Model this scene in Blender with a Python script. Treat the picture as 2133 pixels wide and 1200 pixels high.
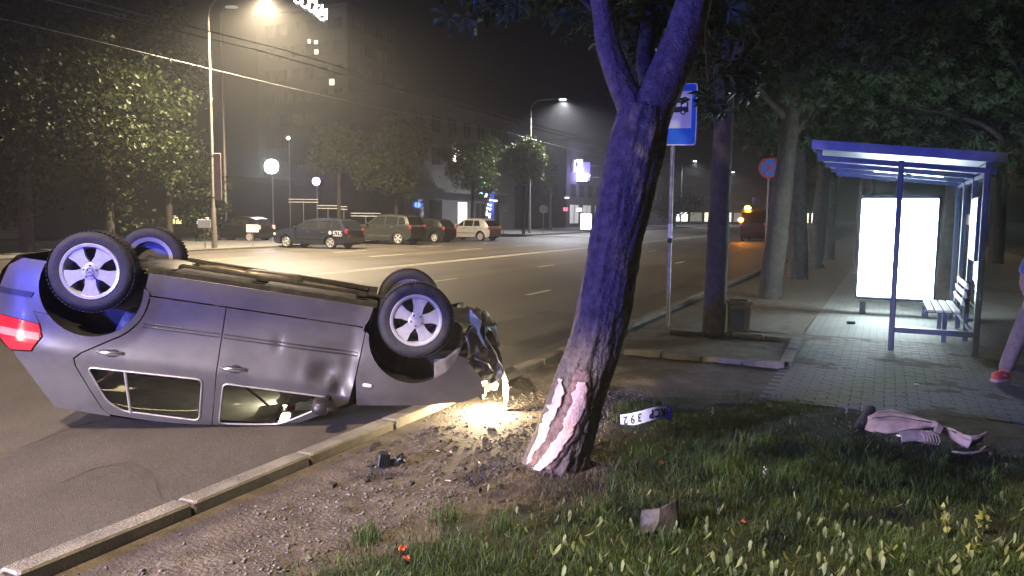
import bpy, bmesh, math, random
import numpy as np
from mathutils import Vector, Matrix, noise
from mathutils.geometry import delaunay_2d_cdt

for o in list(bpy.data.objects): bpy.data.objects.remove(o)
SC = bpy.context.scene
COL = SC.collection
R = math.radians
PI = math.pi

# ------------------------------------------------------------------ camera
FPX, CAMH = 1580.0, 1.75                      # focal length in photo pixels, eye height
PITCH, ROLL = math.atan((600-447)/FPX), R(.55)
fw = Vector((0, math.cos(PITCH), -math.sin(PITCH))); r0 = Vector((1, 0, 0)); u0 = r0.cross(fw)
cr = math.cos(ROLL)*r0 + math.sin(ROLL)*u0; cu = math.cos(ROLL)*u0 - math.sin(ROLL)*r0
CAM = Vector((0, 0, CAMH))
cd = bpy.data.cameras.new('camera'); cam = bpy.data.objects.new('camera', cd); COL.objects.link(cam)
cd.sensor_width = 36; cd.lens = FPX/2133*36; cd.clip_start = .05; cd.clip_end = 3000
m = Matrix((cr, cu, -fw)).transposed().to_4x4(); m.translation = CAM; cam.matrix_world = m
SC.camera = cam

# ------------------------------------------------------------------ night sky, faint sun below the horizon
W = bpy.data.worlds.new('World'); SC.world = W; W.use_nodes = True
wn = W.node_tree.nodes; wl = W.node_tree.links
sky = wn.new('ShaderNodeTexSky'); sky.sky_type = 'NISHITA'; sky.sun_disc = False
sky.sun_elevation = R(-4); sky.sun_rotation = R(200)
wn['Background'].inputs[1].default_value = .02
wl.new(sky.outputs[0], wn['Background'].inputs[0])
sl = bpy.data.lights.new('sun', 'SUN'); sl.energy = .012; sl.angle = R(20); sl.color = (.75, .85, 1)
so = bpy.data.objects.new('sun', sl); COL.objects.link(so); so.rotation_euler = (R(50), 0, R(200))

SC.view_settings.view_transform = 'Standard'; SC.view_settings.look = 'None'
SC.view_settings.exposure = 0; SC.view_settings.gamma = 1; SC.view_settings.use_curve_mapping = False
SC.render.engine = 'CYCLES'
SC.cycles.use_denoising = True; SC.cycles.max_bounces = 6; SC.cycles.diffuse_bounces = 2
SC.cycles.glossy_bounces = 3; SC.cycles.transmission_bounces = 4; SC.cycles.transparent_max_bounces = 12
SC.cycles.volume_bounces = 0; SC.cycles.sample_clamp_indirect = 3; SC.cycles.caustics_reflective = False; SC.cycles.caustics_refractive = False
SC.cycles.use_light_tree = True

# lamp powers, all in one place
P_STREET, C_STREET = 36000, (1, .78, .5)
P_HEAD, C_HEAD = 1700, (1, .86, .68)
P_BLUE, C_BLUE = 5200, (.06, .08, 1)
E_BOX = 26.0
P_WRECK = 150

# ------------------------------------------------------------------ pixels of the photograph -> directions
def ray(u, v): return fw + cr*((u-1066.5)/FPX) - cu*((v-600)/FPX)
def G(u, v, z=0):
    d = ray(u, v); return CAM + d*((z-CAMH)/d.z)
def D(u, v, y):
    d = ray(u, v); return CAM + d*(y/d.y)
TH = R(26.23)                                   # the road runs 26 degrees right of the view
A = Vector((math.sin(TH), math.cos(TH), 0)); N = Vector((-math.cos(TH), math.sin(TH), 0)); N0 = 3.665
ROADROT = -TH                                   # local +Y along the road
def RP(s, n, z=0):
    p = A*s + N*(n+N0); return Vector((p.x, p.y, z))
def on_line(u, n, z=0):                         # ground point at road offset n seen in pixel column u
    d = ray(u, 447); t = (n+N0)/(d.x*N.x+d.y*N.y)
    return Vector((d.x*t, d.y*t, z))
def SN(p): return p.x*A.x+p.y*A.y, p.x*N.x+p.y*N.y-N0

# ------------------------------------------------------------------ helpers
def link(o, parent=None):
    COL.objects.link(o)
    if parent: o.parent = parent
    return o
def tag(o, label, cat, group=None):
    o['label'] = label; o['category'] = cat
    if group: o['group'] = group
    return o
def struct(o): o['kind'] = 'structure'; return o
def stuff(o, label=None, cat=None):
    o['kind'] = 'stuff'
    if label: o['label'] = label; o['category'] = cat
    return o
def thing(name, label, cat, loc=(0, 0, 0), rz=0, group=None, mw=None):
    o = bpy.data.objects.new(name, None); o.empty_display_size = .1; link(o)
    if mw is not None: o.matrix_world = mw
    else: o.location = loc; o.rotation_euler = (0, 0, rz)
    return tag(o, label, cat, group)
def meshobj(name, me, mat, parent=None, smooth=False):
    if mat and not me.materials: me.materials.append(mat)
    if smooth: me.polygons.foreach_set('use_smooth', [True]*len(me.polygons))
    return link(bpy.data.objects.new(name, me), parent)
def copy_tree(o, parent=None):
    c = o.copy(); COL.objects.link(c); c.parent = parent
    for ch in list(o.children): copy_tree(ch, c)
    return c

class MB:
    def __init__(s): s.v = []; s.f = []
    def add(s, vs, fs):
        k = len(s.v); s.v += [tuple(v) for v in vs]; s.f += [tuple(i+k for i in f) for f in fs]; return s
    def box(s, c, d, rot=None, taper=1, bev=0):
        x, y, z = d[0]/2, d[1]/2, d[2]/2
        if bev:
            b = min(bev, x*.9, y*.9, z*.9); vs = []; 
            for zz, ins in ((-z, b), (-z+b, 0), (z-b, 0), (z, b)):
                t = taper if zz > 0 else 1
                X, Y = x*t, y*t
                vs += [(-X+b+ins, -Y+ins, zz), (X-b-ins, -Y+ins, zz), (X-ins, -Y+b+ins, zz), (X-ins, Y-b-ins, zz), (X-b-ins, Y-ins, zz), (-X+b+ins, Y-ins, zz), (-X+ins, Y-b-ins, zz), (-X+ins, -Y+b+ins, zz)]
            fs = [tuple(range(7, -1, -1)), tuple(range(24, 32))]
            for r in range(3):
                for i in range(8): j = (i+1) % 8; fs.append((r*8+i, r*8+j, r*8+8+j, r*8+8+i))
        else:
            vs = [(-x, -y, -z), (x, -y, -z), (x, y, -z), (-x, y, -z), (-x*taper, -y*taper, z), (x*taper, -y*taper, z), (x*taper, y*taper, z), (-x*taper, y*taper, z)]
            fs = [(3, 2, 1, 0), (4, 5, 6, 7), (0, 1, 5, 4), (1, 2, 6, 5), (2, 3, 7, 6), (3, 0, 4, 7)]
        c = Vector(c)
        if rot is not None: vs = [rot @ Vector(v) + c for v in vs]
        else: vs = [Vector(v) + c for v in vs]
        return s.add(vs, fs)
    def bar(s, a, b, w, h=None, up=(0, 0, 1)):
        a, b = Vector(a), Vector(b); d = b-a; L = d.length; d.normalize()
        up = Vector(up); x = d.cross(up)
        if x.length < 1e-4: x = d.cross(Vector((0, 1, 0)))
        x.normalize(); z = x.cross(d); rot = Matrix((x, d, z)).transposed()
        return s.box((a+b)/2, (w, L, h or w), rot)
    def tube(s, pts, rad, n=10, cap=True, closed=False):
        pts = [Vector(p) for p in pts]; k = len(pts)
        rad = [rad]*k if not hasattr(rad, '__len__') else rad
        vs = []; up = None
        for i, p in enumerate(pts):
            if closed: t = pts[(i+1) % k]-pts[i-1]
            else: t = pts[min(i+1, k-1)]-pts[max(i-1, 0)]
            t.normalize()
            if up is None:
                up = Vector((0, 0, 1)) if abs(t.z) < .9 else Vector((1, 0, 0))
            x = t.cross(up); x.normalize(); y = x.cross(t); up = y
            for j in range(n):
                a = 2*PI*j/n; vs.append(p+(x*math.cos(a)+y*math.sin(a))*rad[i])
        fs = []
        for i in range(k if closed else k-1):
            for j in range(n):
                a = i*n+j; b = i*n+(j+1) % n; i2 = (i+1) % k
                fs.append((a, b, i2*n+(j+1) % n, i2*n+j))
        if cap and not closed: fs += [tuple(range(n-1, -1, -1)), tuple(range((k-1)*n, k*n))]
        return s.add(vs, fs)
    def lathe(s, prof, n=32, M=None, cap=False):      # prof: (r, h) about local Z
        vs = []
        for r, h in prof:
            for j in range(n):
                a = 2*PI*j/n; vs.append(Vector((r*math.cos(a), r*math.sin(a), h)))
        fs = [(i*n+j, i*n+(j+1) % n, (i+1)*n+(j+1) % n, (i+1)*n+j) for i in range(len(prof)-1) for j in range(n)]
        if cap: fs += [tuple(range(n-1, -1, -1)), tuple(range((len(prof)-1)*n, len(prof)*n))]
        if M is not None: vs = [M @ v for v in vs]
        return s.add(vs, fs)
    def prism(s, poly, h0, h1, M=None):               # poly in local XY, extruded in Z
        k = len(poly); vs = [Vector((x, y, h0)) for x, y in poly]+[Vector((x, y, h1)) for x, y in poly]
        if M is not None: vs = [M @ v for v in vs]
        fs = [tuple(range(k-1, -1, -1)), tuple(range(k, 2*k))]+[(i, (i+1) % k, k+(i+1) % k, k+i) for i in range(k)]
        return s.add(vs, fs)
    def grid(s, fn, nu, nv):
        vs = [fn(i/nu, j/nv) for i in range(nu+1) for j in range(nv+1)]
        fs = [(i*(nv+1)+j, (i+1)*(nv+1)+j, (i+1)*(nv+1)+j+1, i*(nv+1)+j+1) for i in range(nu) for j in range(nv)]
        return s.add(vs, fs)
    def blob(s, c, rx, ry, rz, p=2.6, nu=16, nv=10, M=None):   # superellipsoid cushion
        e = 2/p
        def sp(x): return math.copysign(abs(x)**e, x)
        vs = []
        for i in range(nv+1):
            a = -PI/2+PI*i/nv
            for j in range(nu):
                b = 2*PI*j/nu
                vs.append(Vector((rx*sp(math.cos(a))*sp(math.cos(b)), ry*sp(math.cos(a))*sp(math.sin(b)), rz*sp(math.sin(a)))))
        c = Vector(c)
        vs = [((M @ v) if M is not None else v)+c for v in vs]
        fs = [(i*nu+j, i*nu+(j+1) % nu, (i+1)*nu+(j+1) % nu, (i+1)*nu+j) for i in range(nv) for j in range(nu)]
        return s.add(vs, fs)
    def build(s, name, mat, parent=None, smooth=False, fix=True):
        me = bpy.data.meshes.new(name); me.from_pydata(s.v, [], s.f)
        if fix:
            b = bmesh.new(); b.from_mesh(me); bmesh.ops.recalc_face_normals(b, faces=b.faces); b.to_mesh(me); b.free()
        o = meshobj(name, me, mat, parent)
        if smooth:
            me.polygons.foreach_set('use_smooth', [True]*len(me.polygons))
            if smooth != 'full': me.set_sharp_from_angle(angle=R(38))
        return o

def mesh_np(name, V, F, mat, parent=None, smooth=False):
    V = np.asarray(V, np.float32).reshape(-1, 3); F = np.asarray(F, np.int32); k = F.shape[1]
    me = bpy.data.meshes.new(name); me.vertices.add(len(V)); me.vertices.foreach_set('co', V.ravel())
    me.loops.add(F.size); me.loops.foreach_set('vertex_index', F.ravel()); me.polygons.add(len(F))
    me.polygons.foreach_set('loop_start', np.arange(0, F.size, k, dtype=np.int32))
    me.update(calc_edges=True)
    return meshobj(name, me, mat, parent, smooth)

def text_mesh(txt, size, mat, name, parent, M, depth=.003, sx=1.0, bold=0):
    cu_ = bpy.data.curves.new('t', 'FONT'); cu_.body = txt; cu_.size = size; cu_.extrude = depth; cu_.offset = bold
    cu_.align_x = 'CENTER'; cu_.align_y = 'CENTER'; cu_.resolution_u = 3
    t = bpy.data.objects.new('t', cu_); COL.objects.link(t)
    dg = bpy.context.evaluated_depsgraph_get(); me = bpy.data.meshes.new_from_object(t.evaluated_get(dg))
    bpy.data.objects.remove(t); bpy.data.curves.remove(cu_)
    me.transform(M @ Matrix.Diagonal((sx, 1, 1, 1)))
    me.materials.clear(); return meshobj(name, me, mat, parent)

# ------------------------------------------------------------------ materials
def mat(name, c, rough=.6, metal=0, var=.25, vs=6, bump=0, bs=60, coat=0, em=None, es=0, c2=None, spec=.5, island=0):
    m = bpy.data.materials.new(name); m.use_nodes = True; nt = m.node_tree; n = nt.nodes; l = nt.links
    b = n['Principled BSDF']
    b.inputs['Roughness'].default_value = rough; b.inputs['Metallic'].default_value = metal
    b.inputs['Coat Weight'].default_value = coat; b.inputs['Coat Roughness'].default_value = .08
    b.inputs['Specular IOR Level'].default_value = spec
    tc = n.new('ShaderNodeTexCoord')
    nz = n.new('ShaderNodeTexNoise'); nz.inputs['Scale'].default_value = vs; nz.inputs['Detail'].default_value = 6; nz.inputs['Roughness'].default_value = .65
    l.new(tc.outputs['Object'], nz.inputs['Vector'])
    mx = n.new('ShaderNodeMix'); mx.data_type = 'RGBA'
    d = c2 if c2 else tuple(x*(1-var) for x in c); e = c if c2 else tuple(min(1, x*(1+var*.6)) for x in c)
    mx.inputs[6].default_value = (*d, 1); mx.inputs[7].default_value = (*e, 1)
    mr = n.new('ShaderNodeMapRange'); mr.inputs[1].default_value = .35; mr.inputs[2].default_value = .65
    l.new(nz.outputs[0], mr.inputs[0])
    fac = mr.outputs[0]
    if island:
        gi = n.new('ShaderNodeNewGeometry'); mm = n.new('ShaderNodeMix'); mm.inputs[0].default_value = island
        l.new(mr.outputs[0], mm.inputs[2]); l.new(gi.outputs['Random Per Island'], mm.inputs[3]); fac = mm.outputs[0]
    l.new(fac, mx.inputs[0]); l.new(mx.outputs[2], b.inputs['Base Color'])
    if var and not metal:
        rr = n.new('ShaderNodeMapRange'); rr.inputs[3].default_value = max(.03, rough-.1); rr.inputs[4].default_value = min(1, rough+.1)
        l.new(nz.outputs[0], rr.inputs[0]); l.new(rr.outputs[0], b.inputs['Roughness'])
    if bump:
        n2 = n.new('ShaderNodeTexNoise'); n2.inputs['Scale'].default_value = bs; n2.inputs['Detail'].default_value = 5
        l.new(tc.outputs['Object'], n2.inputs['Vector'])
        bp = n.new('ShaderNodeBump'); bp.inputs['Strength'].default_value = min(1, bump); bp.inputs['Distance'].default_value = .02
        l.new(n2.outputs[0], bp.inputs['Height']); l.new(bp.outputs[0], b.inputs['Normal'])
    if em: b.inputs['Emission Color'].default_value = (*em, 1); b.inputs['Emission Strength'].default_value = es
    return m
def glow(name, c, s): return mat(name, (.8, .8, .8), .4, em=c, es=s, var=0)
def leafmat(name, a, b2, rough=.5):
    m = mat(name, a, rough, c2=b2, vs=.8, island=.55, spec=.35)
    nt = m.node_tree; n = nt.nodes; l = nt.links; b = n['Principled BSDF']
    tr = n.new('ShaderNodeBsdfTranslucent'); sh = n.new('ShaderNodeMixShader'); sh.inputs[0].default_value = .3
    l.new(b.inputs['Base Color'].links[0].from_socket, tr.inputs[0])
    l.new(b.outputs[0], sh.inputs[1]); l.new(tr.outputs[0], sh.inputs[2]); l.new(sh.outputs[0], n['Material Output'].inputs[0])
    return m
def glassmat(name, tint=(.9, .95, .95), refl=.12, dirt=.0):
    m = bpy.data.materials.new(name); m.use_nodes = True; nt = m.node_tree; n = nt.nodes; l = nt.links
    n.remove(n['Principled BSDF'])
    t = n.new('ShaderNodeBsdfTransparent'); t.inputs[0].default_value = (*tint, 1)
    g = n.new('ShaderNodeBsdfGlossy'); g.inputs['Roughness'].default_value = .03
    fr = n.new('ShaderNodeFresnel'); fr.inputs[0].default_value = 1.5
    nz = n.new('ShaderNodeTexNoise'); nz.inputs['Scale'].default_value = 7
    ad = n.new('ShaderNodeMath'); ad.operation = 'MULTIPLY_ADD'; ad.inputs[1].default_value = dirt; l.new(nz.outputs[0], ad.inputs[0]); l.new(fr.outputs[0], ad.inputs[2])
    mx = n.new('ShaderNodeMixShader'); l.new(ad.outputs[0], mx.inputs[0]); l.new(t.outputs[0], mx.inputs[1]); l.new(g.outputs[0], mx.inputs[2])
    l.new(mx.outputs[0], n['Material Output'].inputs[0]); return m

def asphalt():
    m = mat('asphalt', (.105, .093, .078), .5, vs=.35, c2=(.075, .067, .056), bump=.55, bs=160)
    nt = m.node_tree; n = nt.nodes; l = nt.links; b = n['Principled BSDF']
    src = b.inputs['Base Color'].links[0].from_socket
    tc = n.new('ShaderNodeTexCoord')
    v = n.new('ShaderNodeTexVoronoi'); v.inputs['Scale'].default_value = 85; l.new(tc.outputs['Object'], v.inputs['Vector'])
    mr = n.new('ShaderNodeMapRange'); mr.inputs[1].default_value = 0; mr.inputs[2].default_value = 1; mr.inputs[3].default_value = .7; mr.inputs[4].default_value = 1.45
    l.new(v.outputs['Color'], mr.inputs[0])
    mp = n.new('ShaderNodeMapping'); mp.inputs['Scale'].default_value = (.7, .02, 1); l.new(tc.outputs['Object'], mp.inputs[0])
    n3 = n.new('ShaderNodeTexNoise'); n3.inputs['Scale'].default_value = 1.2; n3.inputs['Detail'].default_value = 4; l.new(mp.outputs[0], n3.inputs['Vector'])
    m3 = n.new('ShaderNodeMapRange'); m3.inputs[1].default_value = .3; m3.inputs[2].default_value = .7; m3.inputs[3].default_value = .72; m3.inputs[4].default_value = 1.2; l.new(n3.outputs[0], m3.inputs[0])
    ml = n.new('ShaderNodeMath'); ml.operation = 'MULTIPLY'; l.new(mr.outputs[0], ml.inputs[0]); l.new(m3.outputs[0], ml.inputs[1])
    vm = n.new('ShaderNodeVectorMath'); vm.operation = 'SCALE'; l.new(src, vm.inputs[0]); l.new(ml.outputs[0], vm.inputs['Scale'])
    l.new(vm.outputs[0], b.inputs['Base Color']); return m
def brickmat():
    m = mat('paving_far', (.17, .17, .165), .75, vs=1.5, bump=.2)
    nt = m.node_tree; n = nt.nodes; l = nt.links; b = n['Principled BSDF']; src = b.inputs['Base Color'].links[0].from_socket
    tc = n.new('ShaderNodeTexCoord'); br = n.new('ShaderNodeTexBrick'); br.inputs['Scale'].default_value = 1
    br.inputs['Brick Width'].default_value = .2; br.inputs['Row Height'].default_value = .1; br.inputs['Mortar Size'].default_value = .006
    l.new(tc.outputs['Object'], br.inputs['Vector']); l.new(src, br.inputs[1]); l.new(src, br.inputs[2]); br.inputs[3].default_value = (.05, .05, .05, 1)
    l.new(br.outputs[0], b.inputs['Base Color']); return m

K = {}
K['asphalt'] = asphalt()
K['dirt'] = mat('dirt', (.15, .125, .105), .9, vs=5, c2=(.07, .057, .047), bump=1, bs=38)
K['soil'] = mat('soil', (.06, .05, .035), .95, vs=4, bump=.8, bs=30)
K['earth_far'] = mat('earth_far', (.06, .06, .045), .95, vs=.5, bump=.3)
K['concrete'] = mat('concrete', (.2, .185, .16), .82, vs=5, var=.35, bump=.45, bs=70)
K['concrete_dark'] = mat('concrete_dark', (.15, .145, .135), .85, vs=5, var=.4, bump=.5, bs=50)
K['paver'] = mat('paver', (.2, .2, .19), .78, vs=3, var=.35, bump=.35, bs=90, island=.5)
K['paving_far'] = brickmat(); K['joint_sand'] = mat('joint_sand', (.1, .095, .085), .9, vs=6)
K['paint_line'] = mat('paint_line', (.62, .6, .54), .6, vs=14, var=.5, bump=.2)
K['pebble'] = mat('pebble', (.165, .145, .13), .85, vs=9, var=.5, island=.7)
K['bark'] = mat('bark', (.2, .165, .14), .9, vs=16, c2=(.085, .068, .055), bump=1, bs=55)
K['bark_dark'] = mat('bark_dark', (.075, .062, .052), .92, vs=8, c2=(.035, .029, .025), bump=1, bs=25)
K['wood_bare'] = mat('wood_bare', (.85, .62, .53), .5, vs=22, c2=(.7, .45, .37), bump=.6, bs=45)
K['wood_torn'] = mat('wood_torn', (.32, .2, .16), .8, vs=25, c2=(.12, .08, .065), bump=.8, bs=50)
K['leaf'] = leafmat('leaf', (.05, .085, .028), (.02, .04, .014))
K['leaf_far'] = leafmat('leaf_far', (.05, .07, .02), (.017, .03, .01))
K['leaf_mid_lit'] = leafmat('leaf_mid_lit', (.11, .14, .04), (.04, .06, .018))  # lamplight on the mid trees put into a brighter leaf colour
K['leaf_lamplit'] = leafmat('leaf_lamplit', (.13, .17, .03), (.06, .09, .02))  # yellow-green lamplight put into the leaf colour
K['grass'] = leafmat('grass', (.10, .165, .042), (.035, .07, .018), .55)
K['grass_dry'] = leafmat('grass_dry', (.3, .24, .15), (.13, .1, .06), .7)
K['weed'] = leafmat('weed', (.3, .34, .15), (.14, .19, .07), .5)
K['weed_yellow'] = leafmat('weed_yellow', (.42, .4, .1), (.2, .24, .06), .5)
K['seed'] = mat('seed', (.55, .55, .5), .8)
K['steel'] = mat('steel', (.32, .33, .34), .42, .7, var=.2, vs=9)
K['galv'] = mat('galv', (.36, .34, .31), .5, .55, var=.25, vs=12)
K['frame_dark'] = mat('frame_dark', (.1, .13, .2), .4, .3, var=.15)
K['black'] = mat('black', (.012, .012, .013), .55, var=.3, bump=.2)
K['rubber'] = mat('rubber', (.035, .035, .037), .72, var=.35, vs=20, bump=.3, bs=90)
K['plastic'] = mat('plastic', (.025, .025, .027), .42, var=.3, vs=10, bump=.15)
K['liner'] = mat('liner', (.09, .082, .07), .6, var=.4, vs=9, bump=.3)
K['paint'] = mat('car_paint', (.14, .135, .132), .4, .5, var=.2, vs=2.4, coat=.6)
K['rim'] = mat('rim', (.72, .73, .76), .3, .45, var=.12, vs=18)
K['rim_dark'] = mat('rim_dark', (.16, .16, .17), .45, .6)
K['chrome'] = mat('chrome', (.6, .6, .6), .18, .9)
K['under'] = mat('underbody', (.04, .039, .035), .62, .2, var=.5, vs=12, bump=.5, bs=30)
K['pipe'] = mat('exhaust', (.22, .18, .14), .45, .6, var=.4, vs=14)
K['lining'] = mat('lining', (.62, .6, .52), .9, var=.2, vs=5, bump=.2)
K['cloth_seat'] = mat('seat_cloth', (.34, .33, .28), .9, var=.3, vs=30)
K['trim'] = mat('trim', (.2, .195, .17), .8, var=.25)
K['airbag'] = mat('airbag', (.82, .8, .74), .8, var=.12, bump=.3, bs=18)
K['red_cloth'] = mat('red_cloth', (.6, .05, .03), .7)
K['paper'] = mat('paper', (.75, .73, .62), .8, var=.1)
K['glass'] = glassmat('glass', (.86, .9, .88), dirt=.05)
K['glass_dark'] = mat('glass_dark', (.02, .022, .025), .08, var=0, spec=.8)
K['glass_clear'] = glassmat('glass_clear', (.95, .97, .98), dirt=.02)
K['tail'] = mat('tail_lens', (.7, .025, .03), .15, var=.2, coat=1, em=(1, .03, .03), es=.12)
K['tail_amber'] = mat('tail_lens_amber', (.85, .35, .22), .15, var=.1, coat=1)
K['tail_lit'] = glow('tail_lit', (1, .04, .03), 14)
K['lens'] = mat('clear_lens', (.75, .75, .72), .12, var=.1, coat=1)
K['white'] = mat('white_paint', (.78, .78, .76), .55, var=.1)
K['sign_blue'] = mat('sign_blue', (.015, .2, .72), .4, var=.08)
K['sign_white'] = mat('sign_white', (.85, .86, .86), .4, var=.05)
K['sign_red'] = mat('sign_red', (.7, .03, .05), .4, var=.08)
K['ink'] = mat('ink', (.01, .01, .012), .5, var=0)
K['plate_blue'] = mat('plate_blue', (.02, .05, .5), .4, var=.1)
K['plate_white'] = mat('plate_white', (.8, .82, .8), .35, var=.15, vs=25)
K['bumper'] = mat('bumper_shell', (.4, .31, .28), .6, var=.3, vs=8, bump=.2)
K['leaf_orange'] = mat('leaf_orange', (.75, .14, .06), .6, var=.35, vs=30)
K['bulb'] = glow('lamp_bulb', (1, .93, .75), 60)
K['bulb_cold'] = glow('lamp_bulb_cold', (.85, .93, 1), 45)
K['bulb_amber'] = glow('lamp_bulb_amber', (1, .3, .02), 90)
K['bulb_warm'] = glow('lamp_bulb_warm', (1, .62, .25), 60)
K['bulb_blue'] = glow('lamp_bulb_blue', (.1, .15, 1), 30)
K['bulb_violet'] = glow('lamp_bulb_violet', (.5, .4, 1), 30)
K['poster'] = glow('poster', (.82, 1, 1), E_BOX)
K['tube'] = glow('tube', (.8, .93, 1), 7)  # also glows on the roof bars that stand in for reflections
K['win_lit'] = glow('window_lit', (1, .9, .6), 2.2)
K['win_warm'] = glow('window_warm', (1, .74, .28), 1.7)
K['win_white'] = glow('window_white', (1, .97, .9), 3)
K['win_dim'] = glow('window_dim', (1, .95, .8), .25)
K['neon_white'] = glow('neon_white', (.86, .84, 1), 12)
K['neon_violet'] = glow('neon_violet', (.25, .22, 1), 6)
K['neon_green'] = glow('neon_green', (.1, 1, .35), 4)
K['neon_cyan'] = glow('neon_cyan', (.35, .85, 1), 5)
K['neon_blue'] = glow('neon_blue', (.05, .2, 1), 5)
K['neon_red'] = glow('neon_red', (1, .05, .1), 5)
K['neon_pink'] = glow('neon_pink', (1, .6, .6), 3)
K['wall_pale'] = mat('wall_pale', (.14, .13, .12), .85, vs=.8, var=.15)
K['wall_dark'] = mat('wall_dark', (.05, .047, .044), .9, vs=.5, var=.2)
K['wall_grey'] = mat('wall_grey', (.06, .056, .052), .9, vs=.5, var=.2)

def point(name, loc, power, color, size=.1, parent=None):
    L = bpy.data.lights.new(name, 'POINT'); L.energy = power; L.color = color; L.shadow_soft_size = size
    o = bpy.data.objects.new(name, L); link(o, parent); o.location = loc; return o
def spot(name, loc, to, power, color, ang=150, blend=.5, size=.1, parent=None, sx=1, sy=1):
    L = bpy.data.lights.new(name, 'SPOT'); L.energy = power; L.color = color; L.shadow_soft_size = size; L.spot_size = R(ang); L.spot_blend = blend
    o = bpy.data.objects.new(name, L); link(o, parent); o.location = loc
    o.rotation_euler = (Vector(to)-Vector(loc)).to_track_quat('-Z', 'Y').to_euler(); o.scale = (sx, sy, 1); return o


# ================================================================== the ground
ORG = RP(0, 0)
def road_sheet(name, n0, n1, s0, s1, z, m, nu=1, nv=1, zf=None):
    b = MB(); b.grid(lambda a, c: (-(n0+(n1-n0)*a), s0+(s1-s0)*c, z+(zf(n0+(n1-n0)*a, s0+(s1-s0)*c) if zf else 0)), nu, nv)
    o = b.build(name, m, smooth='full' if zf else False); o.location = ORG; o.rotation_euler = (0, 0, ROADROT); return struct(o)
ZR = -.03
g = MB(); g.add([(-300, -150, -.12), (300, -150, -.12), (300, 420, -.12), (-300, 420, -.12)], [(0, 1, 2, 3)])
struct(g.build('ground', K['earth_far']))
def dip(n, s): return .008*noise.noise((n*.7, s*.25, 3))+.003*noise.noise((n*4, s*4, 1))
road = road_sheet('road', 0, 24, -40, 330, ZR, K['asphalt'], 1, 1)
road_sheet('pavement_opposite', 24.2, 35.9, -40, 330, .05, K['paving_far'])
b = MB(); b.box((-24.1, 145, 0), (.2, 370, .12)); ok = b.build('kerb_opposite', K['concrete']); ok.location = ORG; ok.rotation_euler = (0, 0, ROADROT); struct(ok)

def lump(n, s):
    e = min(1, max(0, (-.16-n)/.3))
    return e*(.022*noise.noise((n*1.3, s*1.3, 0))+.014*noise.noise((n*5, s*5, 2))+.007*noise.noise((n*14, s*14, 5)))
def lumpw(p): s, n = SN(p); return lump(n, s)
verge = road_sheet('verge', -9.5, -.155, -7, 12, 0, K['dirt'], 140, 285, lump)
road_sheet('verge_strip', -2.6, -.155, 12, 160, .002, K['dirt'], 6, 60, lambda n, s: .01*noise.noise((n, s, 0)))
pav = road_sheet('pavement', -9.4, -2.62, 12.0, 160, .012, K['paving_far'])
road_sheet('park_ground', -90, -9.52, -20, 200, .004, K['earth_far'])

# kerb: single stones
kerb = bpy.data.objects.new('kerb', None); link(kerb); struct(kerb); kerb.location = ORG; kerb.rotation_euler = (0, 0, ROADROT)
rnd = random.Random(4)
km = []
for k in range(3):
    b = MB(); b.box((0, 0, 0), (.15, .985, .3), bev=.012)
    b.v = [(x+.004*noise.noise((x*9+k, y*7, z*9)), y, z+.004*noise.noise((x*5, y*6+k*3, z))) for x, y, z in b.v]
    me = bpy.data.meshes.new('kerb_stone'); me.from_pydata(b.v, [], b.f); me.materials.append(K['concrete']); km.append(me)
for i in range(-7, 70):
    o = link(bpy.data.objects.new('kerb_stone', km[i % 3]), kerb)
    o.location = (.075+rnd.uniform(-.006, .006), i+.5, -.078+rnd.uniform(-.006, .004)); o.rotation_euler = (rnd.uniform(-.004, .004), rnd.uniform(-.02, .02), rnd.uniform(-.006, .006))

# lane markings
def mark(n, s0, s1, w=.12, z=ZR+.004, name='lane_marking'):
    b = MB(); k = max(1, int((s1-s0)/.6))
    rr = random.Random(int(s0*10+n*7))
    L = [(-(n-w/2)+rr.uniform(-.006, .006), s0+(s1-s0)*i/k) for i in range(k+1)]
    Rr = [(-(n+w/2)+rr.uniform(-.006, .006), s0+(s1-s0)*i/k) for i in range(k+1)]
    vs = [(*p, z) for p in L]+[(*p, z) for p in Rr]
    b.add(vs, [(i, i+1, k+2+i, k+1+i) for i in range(k)])
    o = b.build(name, K['paint_line'], fix=False); o.parent = road; return o
mark(10.95, -30, 250, .14); mark(11.25, -30, 250, .14)
for n, s0, per, ln in ((3.45, 15.2, 6.6, 1.3), (7.0, 16.8, 6.8, 1.4), (15.3, 18.2, 7.0, 2.6), (18.6, 20, 7, 2.4)):
    s = s0-per*4
    while s < 140: mark(n, s, s+ln, .11); s += per
for i in range(5): mark(-.0+20.5+i*.0, 60+i*1.1, 60.5+i*1.1, 4.5)
# asphalt repair patches and old skid marks, each a thin worn sheet
K['patch'] = mat('asphalt_patch', (.082, .073, .062), .6, vs=3, bump=.4, bs=150)
K['skid'] = mat('skid', (.028, .027, .026), .55, vs=6, bump=.3, bs=150)
def sheet_poly(name, pts, m, z, parent=None):
    b = MB(); b.add([(-n, s, z) for s, n in pts], [tuple(range(len(pts)))]); o = b.build(name, m, fix=False); o.parent = parent; return o
sheet_poly('repair_patch', [(9.2, .4), (12.6, .5), (12.9, 1.9), (9.0, 2.2)], K['patch'], ZR+.002, road)
sheet_poly('repair_patch', [(13.5, .2), (19.6, .15), (19.8, 1.0), (13.3, 1.2)], K['patch'], ZR+.002, road)
sheet_poly('repair_patch', [(17.8, 8.1), (18.3, 8.0), (18.5, 8.8), (17.9, 8.9)], K['skid'], ZR+.002, road)

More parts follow.
